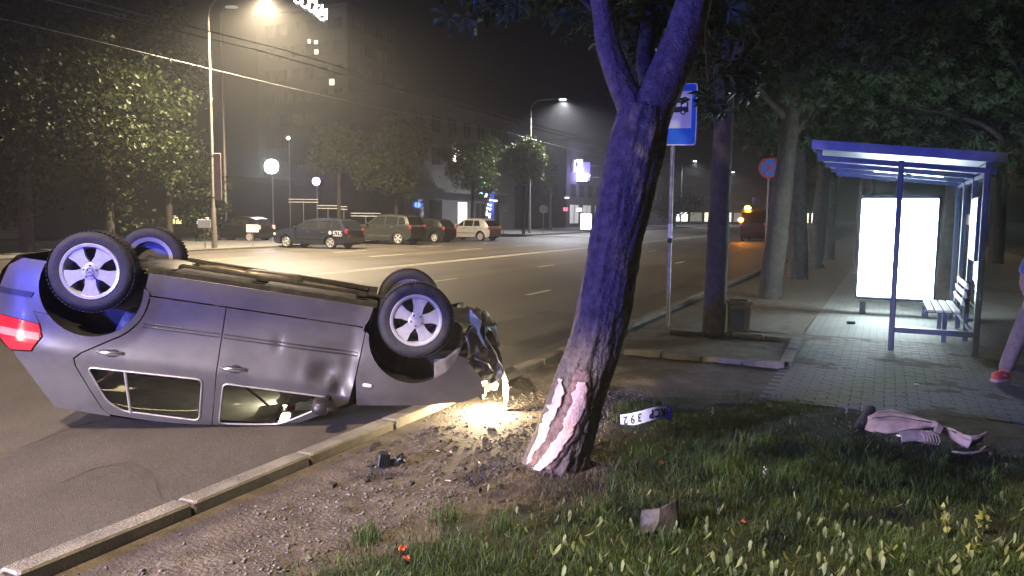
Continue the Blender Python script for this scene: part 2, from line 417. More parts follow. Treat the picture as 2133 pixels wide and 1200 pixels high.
for pth in ([(120, 1010), (190, 978), (250, 965), (300, 985), (335, 1040)], [(40, 935), (110, 905), (190, 880), (260, 870)]):
    L_ = [SN(G(u, v, ZR)) for u, v in pth]; b = MB(); vs = []
    for i in range(25):
        t = i/24*(len(L_)-1); k = min(int(t), len(L_)-2); q = t-k; s_ = L_[k][0]*(1-q)+L_[k+1][0]*q; n_ = L_[k][1]*(1-q)+L_[k+1][1]*q; w = .05*(1-abs(i/12-1)**3)+.008*noise.noise((s_*5, n_*5, 0))
        vs += [(-n_, s_-w, ZR+.0022), (-n_, s_+w, ZR+.0022)]
    b.add(vs, [(2*i, 2*i+1, 2*i+3, 2*i+2) for i in range(24)]); o = b.build('skid_mark', K['patch'], fix=False); o.parent = road
# pavers round the bus shelter: the largest in view one by one, the rest joined
pv = []
S0, S1, NA, NB = 6.6, 12.0, -8.6, -2.62
pm = bpy.data.meshes.new('paver'); b = MB(); b.box((0, 0, 0), (.194, .094, .05), bev=.006); pm.from_pydata(b.v, [], b.f); pm.materials.append(K['paver'])
r = 0; s = S0
while s < S1:
    n = NB-(.1 if r % 2 else 0)
    while n > NA:
        pv.append((n-.1, s+.05)); n -= .2
    s += .1; r += 1
slab = road_sheet('paved_apron', NA-.3, NB+.0, 7.9, S1, .003, K['joint_sand'])
def edge_ok(n, s):                      # ragged edge towards the grass
    p = RP(s, n); return p.y > 7.05+.12*noise.noise((p.x*1.4, 0, 0))-.34*max(0, p.x-2.6)
pv = [q for q in pv if edge_ok(*q)]
def vis(q):
    p = RP(q[1], q[0]); d = p-CAM; z = d.dot(fw); u = d.dot(cr)/z*FPX+1066; return (u < 2080 and u > 1200, -z)
pv.sort(key=vis, reverse=True)
for q in pv[:300]:
    o = link(bpy.data.objects.new('paver', pm), slab); o.location = (-q[0], q[1], -.017+rnd.uniform(-.002, .002)); o.rotation_euler = (rnd.uniform(-.02, .02), rnd.uniform(-.015, .015), rnd.uniform(-.01, .01))
b = MB()
for q in pv[300:]: b.box((-q[0], q[1], -.017+rnd.uniform(-.002, .002)), (.194, .094, .05), taper=.97)
stuff(b.build('paver_field', K['paver'], slab, fix=False))

# ================================================================== the overturned car
PRr = D(187, 566, 5.77); PFf = D(868, 668, 6.2)
cX = (PFf-PRr).normalized(); cZ = Vector((0, 0, -1)); cZ = (cZ-cX*cZ.dot(cX)).normalized(); cY = cZ.cross(cX)
WZ = .25; HW = .868
mwc = Matrix((cX, cY, cZ)).transposed().to_4x4()
mwc.translation = PRr - cY*HW - cZ*WZ
ZG0 = mwc.translation.z
def zground(x): return (ZG0+cX.z*x-.012+.03)/-cZ.z      # body height at which the roof meets the road
car = thing('overturned_car', 'dark grey hatchback lying on its roof with crushed front end and wheels in the air', 'car', mw=mwc)
RA, FA, RAR, FAR = (.03, .37), (2.53, .39), .375, .385
def yf(x, z):
    y = HW-.002
    if z < .45: y -= (.45-z)**2*.55
    if z > .90: y -= (z-.90)*.40+ (z-.9)**2*.12
    if x > 2.15: y -= .075*((x-2.15)/1.0)**2
    if x < .15: y -= .06*((.15-x)/.75)**2
    if x < -.42: y -= .9*(-.42-x)**2
    for (ax, az), ar in ((RA, RAR), (FA, FAR)):
        d = math.hypot(x-ax, z-az)
        if d < ar+.13: y += .02*max(0, 1-(d-ar)/.13)
    for dx, dz, rx, rz, k in ((1.86, .78, .10, .09, -.05), (1.70, .80, .05, .12, .012), (1.98, .9, .06, .08, -.06), (1.9, .86, .02, .06, .014), (1.95, .58, .12, .04, -.02), (1.55, .72, .12, .22, .008), (2.02, .72, .05, .2, -.018), (1.45, .6, .03, .06, -.012)):
        y += k*math.exp(-((x-dx)/rx)**2-((z-dz)/rz)**2)
    y += .0035*math.exp(-((z-.86)/.035)**2)
    return y
def crush(x, z):
    g = zground(x); k = .025
    if z < g-.1: return z
    return g-k*math.log(1+math.exp((g-z)/k)) if z < g+.5 else g
def arc(c, r, a0, a1, n=14): return [(c[0]+r*math.cos(R(a0+(a1-a0)*i/n)), c[1]+r*math.sin(R(a0+(a1-a0)*i/n))) for i in range(n+1)]
def inside(p, poly):
    x, y = p; c = False; j = len(poly)-1
    for i in range(len(poly)):
        a, b_ = poly[i], poly[j]
        if (a[1] > y) != (b_[1] > y) and x < (b_[0]-a[0])*(y-a[1])/(b_[1]-a[1])+a[0]: c = not c
        j = i
    return c
def resample(poly, sp):
    out = []
    for i in range(len(poly)):
        a, b_ = Vector(poly[i]), Vector(poly[(i+1) % len(poly)]); k = max(1, int((b_-a).length/sp))
        out += [tuple(a+(b_-a)*t/k) for t in range(k)]
    return out
def rounded(poly, r, n=4):
    out = []
    k = len(poly)
    for i in range(k):
        p0, p, p1 = Vector(poly[i-1]), Vector(poly[i]), Vector(poly[(i+1) % k])
        rr = min(r, (p0-p).length*.45, (p1-p).length*.45)
        a = p+(p0-p).normalized()*rr; c = p+(p1-p).normalized()*rr
        for t in range(n+1):
            q = t/n; out.append(tuple(a*(1-q)**2+p*2*q*(1-q)+c*q*q))
    return out
def panel(name, poly, holes, yfun, cfun, m, parent, side=1, sp=.045, thick=.018, off=0, smooth=True):
    loops = [resample(poly, sp)]+[resample(h, sp) for h in holes]
    pts = []; edges = []
    for L in loops:
        k = len(pts); pts += L; edges += [(k+i, k+(i+1) % len(L)) for i in range(len(L))]
    xs = [p[0] for p in poly]; zs = [p[1] for p in poly]
    bp = np.array(pts)
    x = min(xs)+sp*.5; row = 0
    while x < max(xs):
        z = min(zs)+sp*(.5 if row % 2 else .25)
        while z < max(zs):
            if inside((x, z), poly) and not any(inside((x, z), h) for h in holes) and np.min(np.hypot(bp[:, 0]-x, bp[:, 1]-z)) > sp*.45: pts.append((x, z))
            z += sp
        x += sp*.9; row += 1
    res = delaunay_2d_cdt([Vector(p) for p in pts], edges, [], 0, 1e-5)
    v2, _, f2 = res[0], res[1], res[2]
    fs = []
    for f in f2:
        cx = sum(v2[i][0] for i in f)/len(f); cz = sum(v2[i][1] for i in f)/len(f)
        if inside((cx, cz), poly) and not any(inside((cx, cz), h) for h in holes): fs.append(f)
    me = bpy.data.meshes.new(name); bm = bmesh.new()
    bv = [bm.verts.new((p[0], side*(yfun(p[0], p[1])+off), cfun(p[0], p[1]))) for p in v2]
    for f in fs:
        try: bm.faces.new([bv[i] for i in f])
        except ValueError: pass
    for v in [v for v in bm.verts if not v.link_faces]: bm.verts.remove(v)
    bmesh.ops.recalc_face_normals(bm, faces=bm.faces)
    if bm.faces and sum(f.normal.y for f in bm.faces)*side < 0: bmesh.ops.reverse_faces(bm, faces=bm.faces)
    if thick:
        be = [e for e in bm.edges if e.is_boundary]
        ex = bmesh.ops.extrude_edge_only(bm, edges=be)
        for v in [q for q in ex['geom'] if isinstance(q, bmesh.types.BMVert)]: v.co.y -= side*thick
    bm.to_mesh(me); bm.free()
    o = meshobj(name, me, m, parent, smooth)
    if smooth: me.set_sharp_from_angle(angle=R(35))
    return o
def cz_(x, z): return crush(x, z)
arcR = arc(RA, RAR, 175, -3); arcR2 = arc(RA, RAR+.042, -1, 62)
rdoor_rear = [(.02, .885), (-.03, .94), (-.02, 1.0), (.07, 1.18), (.17, 1.37), (.22, 1.405)]
quarter = [(-.36, .62)]+arc(RA, RAR, 138, -8, 20)+[(.44, .335)]+arcR2+[(x-.012, z-.004) for x, z in rdoor_rear]+[(.22, 1.425), (-.2, 1.40), (-.40, 1.08), (-.49, .95), (-.34, .93), (-.27, .80), (-.30, .70)]
rdoor = [(.445, .375)]+[(x+.008, z+.004) for x, z in arc(RA, RAR+.046, 3, 62)]+rdoor_rear+[(.55, 1.425), (1.0, 1.425), (1.012, .95), (1.014, .375)]
rwin = rounded([(.06, .995), (.915, .975), (.905, 1.365), (.31, 1.355), (.2, 1.28)], .05)
fdoor = [(1.022, .375), (1.02, .95), (1.008, 1.425), (1.47, 1.415), (1.62, 1.33), (2.07, 1.02), (2.09, .8), (2.112, .41), (2.09, .375)]
fwin = rounded([(1.075, .985), (1.93, .99), (1.90, 1.06), (1.50, 1.345), (1.40, 1.37), (1.06, 1.375)], .045)
wing = [(2.12, .40)]+arc(FA, FAR, 176, 15, 20)+[(2.98, .52), (3.13, .66), (3.2, .80), (3.05, .87), (2.7, .955), (2.14, 1.03), (2.10, .8)]
rbump = [(-.36, .615)]+arc(RA, RAR, 139, 203, 8)+[(-.50, .23), (-.60, .30), (-.66, .5), (-.66, .68), (-.45, .69), (-.305, .705)]
sill = [(.41, .20)]+[(.41, .31), (.46, .365), (2.1, .365), (2.13, .30), (2.15, .2)]
taillamp = [(-.655, .685), (-.46, .695), (-.31, .71), (-.285, .80), (-.35, .92), (-.5, .94), (-.60, .85)]
for sd in (1, -1):
    nrm = sd > 0
    q = panel('quarter_panel', quarter, [], yf, cz_, K['paint'], car, sd, .04)
    rb = panel('rear_bumper_side', rbump, [], yf, cz_, K['paint'], car, sd, .04, off=.004)
    panel('bumper_strip', [(-.655, .475), (-.37, .47), (-.385, .51), (-.66, .515)], [], yf, cz_, K['plastic'], rb, sd, .04, off=.012, thick=.01)
    tl = panel('tail_lamp', taillamp, [], yf, cz_, K['tail'], car, sd, .04, off=.002)
    panel('amber_lens', [(-.60, .775), (-.30, .775), (-.295, .83), (-.60, .83)], [], yf, cz_, K['tail_amber'], tl, sd, .04, off=.006, thick=.004)
    d1 = panel('rear_door', rdoor, [rwin], yf, cz_, K['paint'], car, sd, .04)
    d2 = panel('front_door', fdoor, [fwin], yf, cz_, K['paint'], car, sd, .03)
    panel('front_wing', wing, [], yf, cz_, K['paint'], car, sd, .035)
    panel('sill', sill, [], lambda x, z: yf(x, z)-.012, cz_, K['paint'], car, sd, .05)
    panel('door_window', rwin, [], lambda x, z: yf(x, z)-.016, cz_, K['glass'], d1, sd, .06, 0)
    panel('door_window', fwin, [], lambda x, z: yf(x, z)-.016, cz_, K['glass'], d2, sd, .06, 0)
    # pale window seals and the quarter-light divider
    for dd, w in ((d1, rwin), (d2, fwin)):
        w2 = resample(w, .05); bb = MB(); bb.tube([(x, sd*(yf(x, z)+.002), crush(x, z)) for x, z in w2], .008, 6, closed=True); bb.build('window_seal', K['trim'] if 0 else K['galv'], dd, True)
    bb = MB(); bb.tube([(.335, sd*(yf(.335, .99)), .985), (.375, sd*yf(.375, 1.36), crush(.375, 1.365))], .013, 8); bb.build('quarter_light_bar', K['galv'], d1, True)
    for dd, x0, x1 in ((d1, .43, 1.0), (d2, 1.03, 2.08)):
        for zz in (.585, .612):
            bb = MB(); k = 14; bb.tube([(x0+(x1-x0)*i/k, sd*(yf(x0+(x1-x0)*i/k, zz)+.001), zz) for i in range(k+1)], .006, 6); bb.build('rubbing_strip', K['plastic'], dd, True)
    for dd, hx in ((d1, .23), (d2, 1.15)):
        bb = MB(); bb.blob((hx, sd*(yf(hx, .85)-.004), .85), .062, .012, .036, 2.2); cup = bb.build('handle_recess', K['plastic'], dd, 'full')
        bb = MB(); bb.tube([(hx-.1, sd*(yf(hx-.1, .85)+.006), .853), (hx-.07, sd*(yf(hx, .85)+.026), .85), (hx, sd*(yf(hx, .85)+.032), .85), (hx+.06, sd*(yf(hx, .85)+.022), .848), (hx+.085, sd*(yf(hx, .85)+.004), .846)], [.012, .017, .019, .017, .012], 8); bb.build('door_handle', K['chrome'] if nrm else K['paint'], dd, 'full')
    bb = MB(); bb.blob((2.2, sd*(yf(2.2, .84)+.003), .84), .04, .008, .016, 3); bb.build('side_indicator', K['lens'], car, 'full')
    # mirror
    bb = MB(); bb.blob((1.86, sd*(yf(1.86, 1.0)+.11), 1.045), .075, .115, .062, 2.8); mi = bb.build('door_mirror', K['plastic'], car, 'full')
    bb = MB(); bb.tube([(1.9, sd*(yf(1.9, 1.0)-.01), 1.0), (1.88, sd*(yf(1.9, 1.0)+.05), 1.02)], [.035, .03], 8); bb.build('mirror_foot', K['plastic'], mi, 'full')
    # wheel arch liner
    for (ax, az), ar in ((RA, RAR), (FA, FAR)):
        bb = MB(); bb.grid(lambda a, c: (ax+(ar+.005)*math.cos(R(-20+220*a)), sd*(.845-.33*c)-sd*.0, az+(ar+.005)*math.sin(R(-20+220*a))+.0), 22, 3)
        w0 = [(ax+(ar+.005)*math.cos(R(-20+220*i/22)), sd*.515, az+(ar+.005)*math.sin(R(-20+220*i/22))) for i in range(23)]
        bb.add(w0, [tuple(range(23))]); bb.build('wheel_arch_liner', K['plastic'], car, True)
# shell pieces across the car
def strip(name, prof, m, parent, inset=.0, nv=10, bulge=.0, wob=0, cr_=True, yfix=None):
    bb = MB()
    def f(a, c):
        t = a*(len(prof)-1); i = min(int(t), len(prof)-2); q = t-i
        x = prof[i][0]*(1-q)+prof[i+1][0]*q; z = prof[i][1]*(1-q)+prof[i+1][1]*q
        w = (yfix if yfix else yf(x, min(z, 1.42)))-inset; y = w*(2*c-1)
        z2 = z+bulge*(1-(2*c-1)**2); x2 = x
        if wob: x2 += wob*noise.noise((x*5, y*4, z*5)); z2 += wob*noise.noise((x*4+9, y*4, z*4))
        return (x2, y, crush(x2, z2) if cr_ else z2)
    bb.grid(f, (len(prof)-1)*5, nv); return bb.build(name, m, parent, True)
strip('roof', [(-.2, 1.40), (.2, 1.428), (.9, 1.432), (1.47, 1.415)], K['paint'], car, .002, 10, .02)
tg = strip('tailgate', [(-.2, 1.40), (-.40, 1.08), (-.5, .95), (-.64, .86), (-.66, .66)], K['paint'], car, .004, 10, 0)
strip('rear_window', [(-.235, 1.37), (-.39, 1.11)], K['glass_dark'], tg, .12, 6, 0).location = (-.012, 0, .004)
strip('rear_bumper', [(-.66, .66), (-.70, .52), (-.66, .35), (-.56, .22)], K['paint'], car, .01, 10)
strip('windscreen', [(1.47, 1.41), (1.8, 1.2), (2.13, 1.01)], K['glass_dark'], car, .03, 12, .0, .05)
strip('bonnet', [(2.13, 1.03), (2.45, .99), (2.75, .92), (2.95, .88), (3.06, .82), (3.12, .72)], K['paint'], car, .05, 22, .0, .09, False)
# floor pan with ribs, tunnel and heat shields
bb = MB()
def floor(a, c):
    x = .36+1.82*a; y = .8*(2*c-1); t = abs(y)
    z = .205-.012*math.sin(x*14)*(1 if .12 < t < .6 else 0)+(.10*max(0, 1-(t/.16)**2))+.004*noise.noise((x*7, y*7, 0))
    if .62 < t < .72: z -= .03
    return (x, y, z)
bb.grid(floor, 60, 40); bb.build('floor_pan', K['under'], car, True)
bb = MB(); bb.grid(lambda a, c: (-.62+1.0*a, .52*(2*c-1), .28+.10*math.sin(a*5)+.02*noise.noise((a*6, c*6, 1))), 16, 12); bb.build('boot_floor', K['under'], car, True)
bb = MB(); bb.blob((-.38, -.1, .32), .22, .24, .1, 3); bb.build('spare_wheel_well', K['under'], car, 'full')
bb = MB(); bb.blob((.36, .05, .24), .2, .5, .07, 4); bb.build('fuel_tank', K['plastic'], car, 'full')
bb = MB(); bb.tube([(2.25, .05, .2), (1.8, .08, .175), (1.3, .05, .17), (.75, .0, .16), (.55, -.2, .2), (.1, -.35, .3), (-.2, -.42, .27)], .027, 10); bb.build('exhaust_pipe', K['pipe'], car, 'full')
bb = MB(); bb.blob((1.25, .06, .165), .26, .1, .055, 3.4); bb.build('silencer', K['pipe'], car, 'full')
bb = MB(); bb.blob((-.42, -.42, .24), .1, .26, .08, 3); bb.build('silencer', K['pipe'], car, 'full')
for yy in (.3, -.3):
    bb = MB(); bb.box((1.3, yy, .168), (1.6, .07, .05), bev=.015); bb.build('chassis_rail', K['under'], car, True)
for yy in (.16, -.16, .5):
    bb = MB(); bb.tube([(2.1, yy, .185), (1.2, yy+.02, .178), (.5, yy, .18)], .008, 6); bb.build('brake_line', K['black'], car, 'full')
for x0, x1, y0, y1 in ((.55, 1.15, .35, .6), (1.25, 2.0, .36, .62), (1.3, 1.95, -.62, -.36), (.6, 1.1, -.6, -.36)):
    bb = MB(); bb.box(((x0+x1)/2, (y0+y1)/2, .178), (x1-x0, y1-y0, .03), bev=.012); bb.build('heat_shield', K['liner'], car, True)
bb = MB(); bb.tube([(.28, .62, .25), (.3, .35, .30), (.3, -.35, .30), (.28, -.62, .25)], .05, 10)
for sd in (1, -1): bb.tube([(.3, sd*.55, .28), (.12, sd*.57, .26), (0, sd*.6, .25)], [.05, .045, .055], 8)
bb.build('rear_axle', K['under'], car, 'full')
for sd in (1, -1):
    bb = MB(); bb.tube([(.06, sd*.55, .27), (.1, sd*.53, .55)], [.05, .055], 10)
    hx = [(.1+.05*math.cos(t*.8), sd*.46+.05*math.sin(t*.8), .27+.0085*t) for t in range(32)]; bb.tube(hx, .008, 6)
    bb.build('rear_shock_absorber', K['pipe'], car, 'full')
    bb = MB(); bb.tube([(2.3, sd*.3, .24), (2.5, sd*.62, .23), (2.62, sd*.35, .25)], [.035, .045, .03], 8); bb.build('control_arm', K['under'], car, 'full')
    bb = MB(); bb.tube([(2.51, sd*.2, .3), (2.51, sd*.42, .28)], [.055, .05], 10); bb.tube([(2.51, sd*.3, .3), (2.51, sd*.64, .25)], .02, 8); bb.build('drive_shaft', K['pipe'], car, 'full')
    bb = MB(); bb.tube([(2.49, sd*.6, .28), (2.46, sd*.56, .75)], [.045, .05], 10); bb.build('suspension_strut', K['under'], car, 'full')
bb = MB(); bb.grid(lambda a, c: (2.2+.95*a, .62*(2*c-1), .2+.05*a+.03*noise.noise((a*7, c*8, 3))), 18, 16); bb.build('engine_undertray', K['plastic'], car, True)
bb = MB(); bb.blob((2.62, .05, .5), .28, .42, .22, 4); bb.build('engine_block', K['under'], car, 'full')

# wheels
def wheel(parent, c, side, rot, capped, name='wheel', rad=.315, w=.195, rr=.205, spokes=5, m_rim=None, fine=True):
    Mx = Matrix.Translation(Vector(c)) @ Matrix.Rotation(-PI/2*side, 4, 'X')      # local +Z points outwards
    wh = bpy.data.objects.new(name, None); link(wh, parent); wh.matrix_local = Mx; h = w/2
    b_ = MB(); b_.lathe([(rr-.005, -h+.012), (rr+.02, -h), (rad-.035, -h-.002), (rad-.012, -h+.02), (rad-.002, -h+.045), (rad, 0), (rad-.002, h-.045), (rad-.012, h-.02), (rad-.035, h+.002), (rr+.05, h+.006), (rr+.03, h+.001), (rr+.015, h), (rr-.005, h-.012)], 48); ty = b_.build('tyre', K['rubber'], wh, 'full')
    b_ = MB()
    for i in range(60 if fine else 0):
        a = 2*PI*i/60
        for zz, of in ((-.055, 0), (.055, .05)):
            Mt = Matrix.Rotation(a+of, 4, 'Z') @ Matrix.Translation((rad-.0005, 0, zz)); b_.box((0, 0, 0), (.004, .020, .055), Mt.to_3x3()); 
            for k in range(-8, 0): b_.v[k] = tuple(Vector(b_.v[k])+Mt.translation)
    if fine: b_.build('tread_block', K['rubber'], ty, fix=False)['kind'] = 'stuff'
    b_ = MB(); b_.lathe([(rr+.012, h-.002), (rr+.006, h+.006), (rr-.012, h+.002), (rr-.022, h-.02), (rr-.03, -h+.02), (rr+.01, -h)], 48)
    inner, outer = .062, rr-.016
    for k in range(spokes):
        a0 = R(rot+360/spokes*k)
        def pt(rad_, da): return (rad_*math.cos(a0+da), rad_*math.sin(a0+da))
        wi, wo = .036*5/spokes, .07*5/spokes
        def off(r_, s_): return (r_*math.cos(a0)-s_*math.sin(a0), r_*math.sin(a0)+s_*math.cos(a0))
        pl = [off(inner*.7, -wi), off(outer*.6, -wi*1.15), off(outer*.98, -wo), off(outer*1.02, 0), off(outer*.98, wo), off(outer*.6, wi*1.15), off(inner*.7, wi)]
        b_.prism(pl, h-.045, h-.008)
    b_.lathe([(.0, h-.002), (.055, h-.002), (.07, h-.012), (.07, h-.05)], 24)
    b_.build('rim', m_rim or K['rim'], wh, True)
    b_ = MB(); b_.lathe([(0, -.02), (.135, -.02), (.14, -.03), (rr-.03, -.035), (rr-.03, -.06)], 32); b_.build('brake_disc', K['rim_dark'], wh, True)
    b_ = MB()
    if capped:
        b_.lathe([(0, h+.004), (.034, h+.003), (.038, h-.003)], 20); b_.build('hub_cap', K['rim'], wh, True)
        b_ = MB(); b_.tube([(-.018, .016, h+.005), (-.008, -.014, h+.005), (0, .006, h+.005), (.008, -.014, h+.005), (.018, .016, h+.005)], .0028, 5)
        b_.tube([(.027*math.cos(t*PI/8), .027*math.sin(t*PI/8), h+.004) for t in range(16)], .0028, 5, closed=True); b_.build('hub_emblem', K['rim_dark'], wh)
    else:
        b_.lathe([(0, h-.006), (.026, h-.006), (.028, h-.012)], 18); b_.build('hub_cap', K['rim_dark'], wh, True)
    for k in range(5 if fine else 0):
        a = R(rot+36+72*k); b_ = MB(); b_.lathe([(0, .006), (.007, .006), (.009, 0)], 6, Matrix.Translation((.047*math.cos(a), .047*math.sin(a), h-.003))); b_.build('wheel_bolt', K['rim_dark'], wh)
    return wh
for sd in (1, -1):
    wheel(car, (0, sd*(HW-.10), WZ), sd, 62 if sd > 0 else 10, True)
    wheel(car, (2.51, sd*(HW-.10), WZ), sd, 90 if sd > 0 else 40, False)

# crumpled nose: slam panel, bent bumper beam, lamps, torn liner
bb = MB(); bb.grid(lambda a, c: (3.02+.1*noise.noise((a*5, c*7, 2)), .66*(2*c-1), .42+.42*a+.05*noise.noise((a*6, c*9, 7))), 10, 22); bb.build('slam_panel', K['black'], car, True)
def ribbon(name, path, w, m, parent, seed=0, nv=5, wob=.02):
    path = [Vector(p) for p in path]; w = Vector(w); b_ = MB()
    def f(a, c):
        t = a*(len(path)-1); i = min(int(t), len(path)-2); q = t-i; p = path[i].lerp(path[i+1], q)+w*(c-.5)
        return p+Vector((noise.noise(p*9+Vector((seed, 0, 0))), noise.noise(p*9+Vector((0, seed+5, 0))), noise.noise(p*9+Vector((0, 0, seed+9)))))*wob
    b_.grid(f, (len(path)-1)*6, nv); o = b_.build(name, m, parent, True)
    sm = o.modifiers.new('solid', 'SOLIDIFY'); sm.thickness = .006; return o
ribbon('bumper_skin', [(2.95, .84, .42), (3.05, .80, .28), (3.2, .62, .3), (3.3, .3, .33), (3.28, -.2, .3), (3.15, -.7, .33)], (.06, .0, .2), K['plastic'], car, 1, 5, .05)
ribbon('bumper_bracket', [(2.99, .86, .12), (3.0, .84, .22), (3.06, .8, .3), (3.1, .78, .36)], (.1, .02, .06), K['frame_dark'], car, 2, 4, .03)
ribbon('bumper_end', [(3.07, .80, .10), (3.08, .8, .2), (3.12, .76, .34)], (.02, .05, .02), K['plastic'], car, 3, 3, .01)
ribbon('bonnet_edge', [(3.1, .8, .28), (3.22, .74, .42), (3.32, .7, .56), (3.40, .66, .72), (3.44, .62, .86)], (.02, .1, .03), K['paint'], car, 4, 4, .03)
ribbon('inner_wing', [(2.93, .74, .5), (3.05, .7, .62), (3.2, .66, .74)], (.03, .06, .24), K['plastic'], car, 6, 5, .04)
ribbon('arch_liner_torn', [(2.72, .82, .64), (2.82, .84, .6), (2.92, .82, .50)], (.03, .03, .15), K['liner'], car, 8, 4, .015)
for k in range(7):
    bb = MB(); bb.box((2.93+.035*k, .80-.004*k, .735+.008*k), (.022, .02, .035), bev=.004); bb.build('grille_slat', K['liner'], car)
for k, (p0, p1) in enumerate((((3.05, .8, .5), (3.25, .7, .62)), ((3.1, .72, .4), (3.3, .6, .62)), ((3.0, .78, .34), (3.12, .7, .58)))):
    bb = MB(); bb.tube([p0, Vector(p0).lerp(Vector(p1), .5)+Vector((.03, .03, -.03)), p1], .012, 6); bb.build('bent_bracket', K['plastic'], car, 'full')
for nm_, pl_y, pts_2, mm_ in (('bumper_corner', .78, [(2.90, .44), (2.96, .24), (3.08, .20), (3.2, .30), (3.3, .48), (3.34, .64), (3.26, .72), (3.1, .70), (2.98, .6)], 'plastic'), ('radiator_panel', .62, [(2.9, .5), (3.0, .3), (3.2, .36), (3.36, .6), (3.34, .8), (3.16, .84), (3.0, .78)], 'under')):
    for sd in (1, -1): panel(nm_, pts_2, [], lambda x, z: pl_y-.45*max(0, x-2.95)**1.5+.07*noise.noise((x*7, z*7, sd))+.04*noise.noise((x*17, z*15, 4)), lambda x, z: z, K[mm_], car, sd, .025, .02)
# the still burning headlamps
hl = MB(); hl.blob((3.14, .62, .80), .06, .10, .055, 2.6); hl = hl.build('headlamp', K['lens'], car, 'full')
K['bulb_wreck'] = glow('wreck_bulb', (1, .8, .5), 22)
bb = MB(); bb.blob((3.19, .66, .83), .035, .02, .025, 2); bb.build('headlamp_bulb', K['bulb_wreck'], hl, 'full')
bb = MB(); bb.tube([(3.12, .78, .78), (3.16, .76, .72), (3.2, .74, .70)], [.012, .02, .008], 8); bb.build('headlamp_bulb', K['bulb_wreck'], hl, 'full')
hl2 = ribbon('hanging_headlamp', [(3.38, .60, .66), (3.42, .58, .8), (3.44, .57, .93), (3.45, .56, .98)], (.03, .05, .0), K['lens'], car, 11, 3, .03)
bb = MB(); bb.tube([(3.37, .64, .68), (3.40, .62, .78), (3.42, .61, .88)], [.012, .022, .012], 8); bb.build('headlamp_bulb', K['bulb_wreck'], hl2, 'full')
for k in range(5):
    q = k*.02; bb = MB(); bb.tube([(3.42+q*.6, .6-q, .86), (3.47+q, .58-q*2, .95), (3.46+q*2, .57, 1.01), (3.5+q, .55+q, 1.03)], .004, 5); bb.build('loose_cable', K['black'], car)
pl_ = mwc @ Vector((3.27, .60, .90))
point('headlamp_light', (3.27, .62, .88), P_WRECK, (1, .78, .46), .05, car)

# inside: seats, dashboard, wheel, airbag, belongings on the headlining
def cushion(name, c, d, rot=(0, 0, 0), m='cloth_seat', p=4, parent=None):
    b_ = MB(); b_.blob((0, 0, 0), d[0]/2, d[1]/2, d[2]/2, p, 18, 12); o = b_.build(name, K[m], parent or car, 'full'); o.location = c; o.rotation_euler = rot; return o
for sd in (1, -1):
    cushion('seat_cushion', (1.35, sd*.38, .48), (.52, .48, .16)); bk = cushion('seat_back', (1.06, sd*.38, .78), (.16, .48, .6), (0, -.25, 0)); cushion('headrest', (.93, sd*.38, 1.14), (.1, .26, .16), (0, -.2, 0))
for sd in (1, -1):
    panel('door_card', [(.5, .4), (2.05, .4), (2.05, .96), (.5, .96)], [], lambda x, z: yf(x, z)-.06, lambda x, z: z, K['trim'], car, sd, .15, 0)
cushion('rear_seat_cushion', (.55, 0, .46), (.5, 1.2, .18)); cushion('rear_seat_back', (.2, 0, .76), (.16, 1.25, .55), (0, -.3, 0))
for sd in (.4, -.4): cushion('headrest', (.08, sd, 1.08), (.09, .24, .13))
cushion('dashboard', (1.98, 0, .86), (.4, 1.4, .3), m='trim')
bb = MB(); bb.tube([(1.66+.05*math.sin(t*PI/12), .38+.18*math.cos(t*PI/12), .86+.17*math.sin(t*PI/12)) for t in range(24)], .015, 8, closed=True); bb.bar((1.66, .2, .86), (1.66, .56, .86), .03); bb.bar((1.66, .38, .7), (1.72, .38, .86), .03); bb.build('steering_wheel', K['black'], car, True)
ab = MB(); ab.grid(lambda a, c: (1.48+.3*a+.05*noise.noise((a*4, c*5, 0)), .52-.2*c+.04*noise.noise((a*5, c*4, 2)), .97+.28*c*(1-.3*a)+.06*noise.noise((a*4, c*4, 6))), 14, 14); ab = ab.build('airbag', K['airbag'], car, True)
bb = MB(); bb.grid(lambda a, c: (-.15+1.65*a, .63*(2*c-1), crush(-.15+1.65*a, 1.405)-.03+.01*noise.noise((a*6, c*6, 0))), 16, 8); bb.build('headlining', K['lining'], car, True)
cushion('loose_box', (1.42, .46, 1.28), (.22, .16, .06), (.5, .35, .4), 'paper', 10); cushion('red_bundle', (1.22, .5, 1.03), (.12, .08, .04), (0, .2, .3), 'red_cloth'); cushion('red_bundle', (1.6, .5, 1.2), (.07, .07, .06), (0, 0, 0), 'red_cloth')
cushion('paper_sheet', (1.30, .45, 1.06), (.16, .1, .012), (.2, .1, .2), 'paper', 6)
bb = MB(); bb.blob((1.5, 0, 1.315), .07, .05, .02, 3); dl = bb.build('dome_lamp', glow('dome_lamp', (1, .88, .66), 6), car, 'full'); point('dome_light', (1.46, .1, 1.22), 9, (1, .88, .66), .05, car)
bb = MB(); bb.tube([(1.02, .60, .96), (.98, .57, 1.2), (.98, .55, 1.37)], .03, 6); bb.build('seat_belt_pillar', K['trim'], car, 'full')
bb = MB(); bb.tube([(1.1, .55, 1.0), (1.3, .42, 1.16), (1.5, .4, 1.3)], .012, 6); bb.build('seat_belt', K['black'], car, 'full')

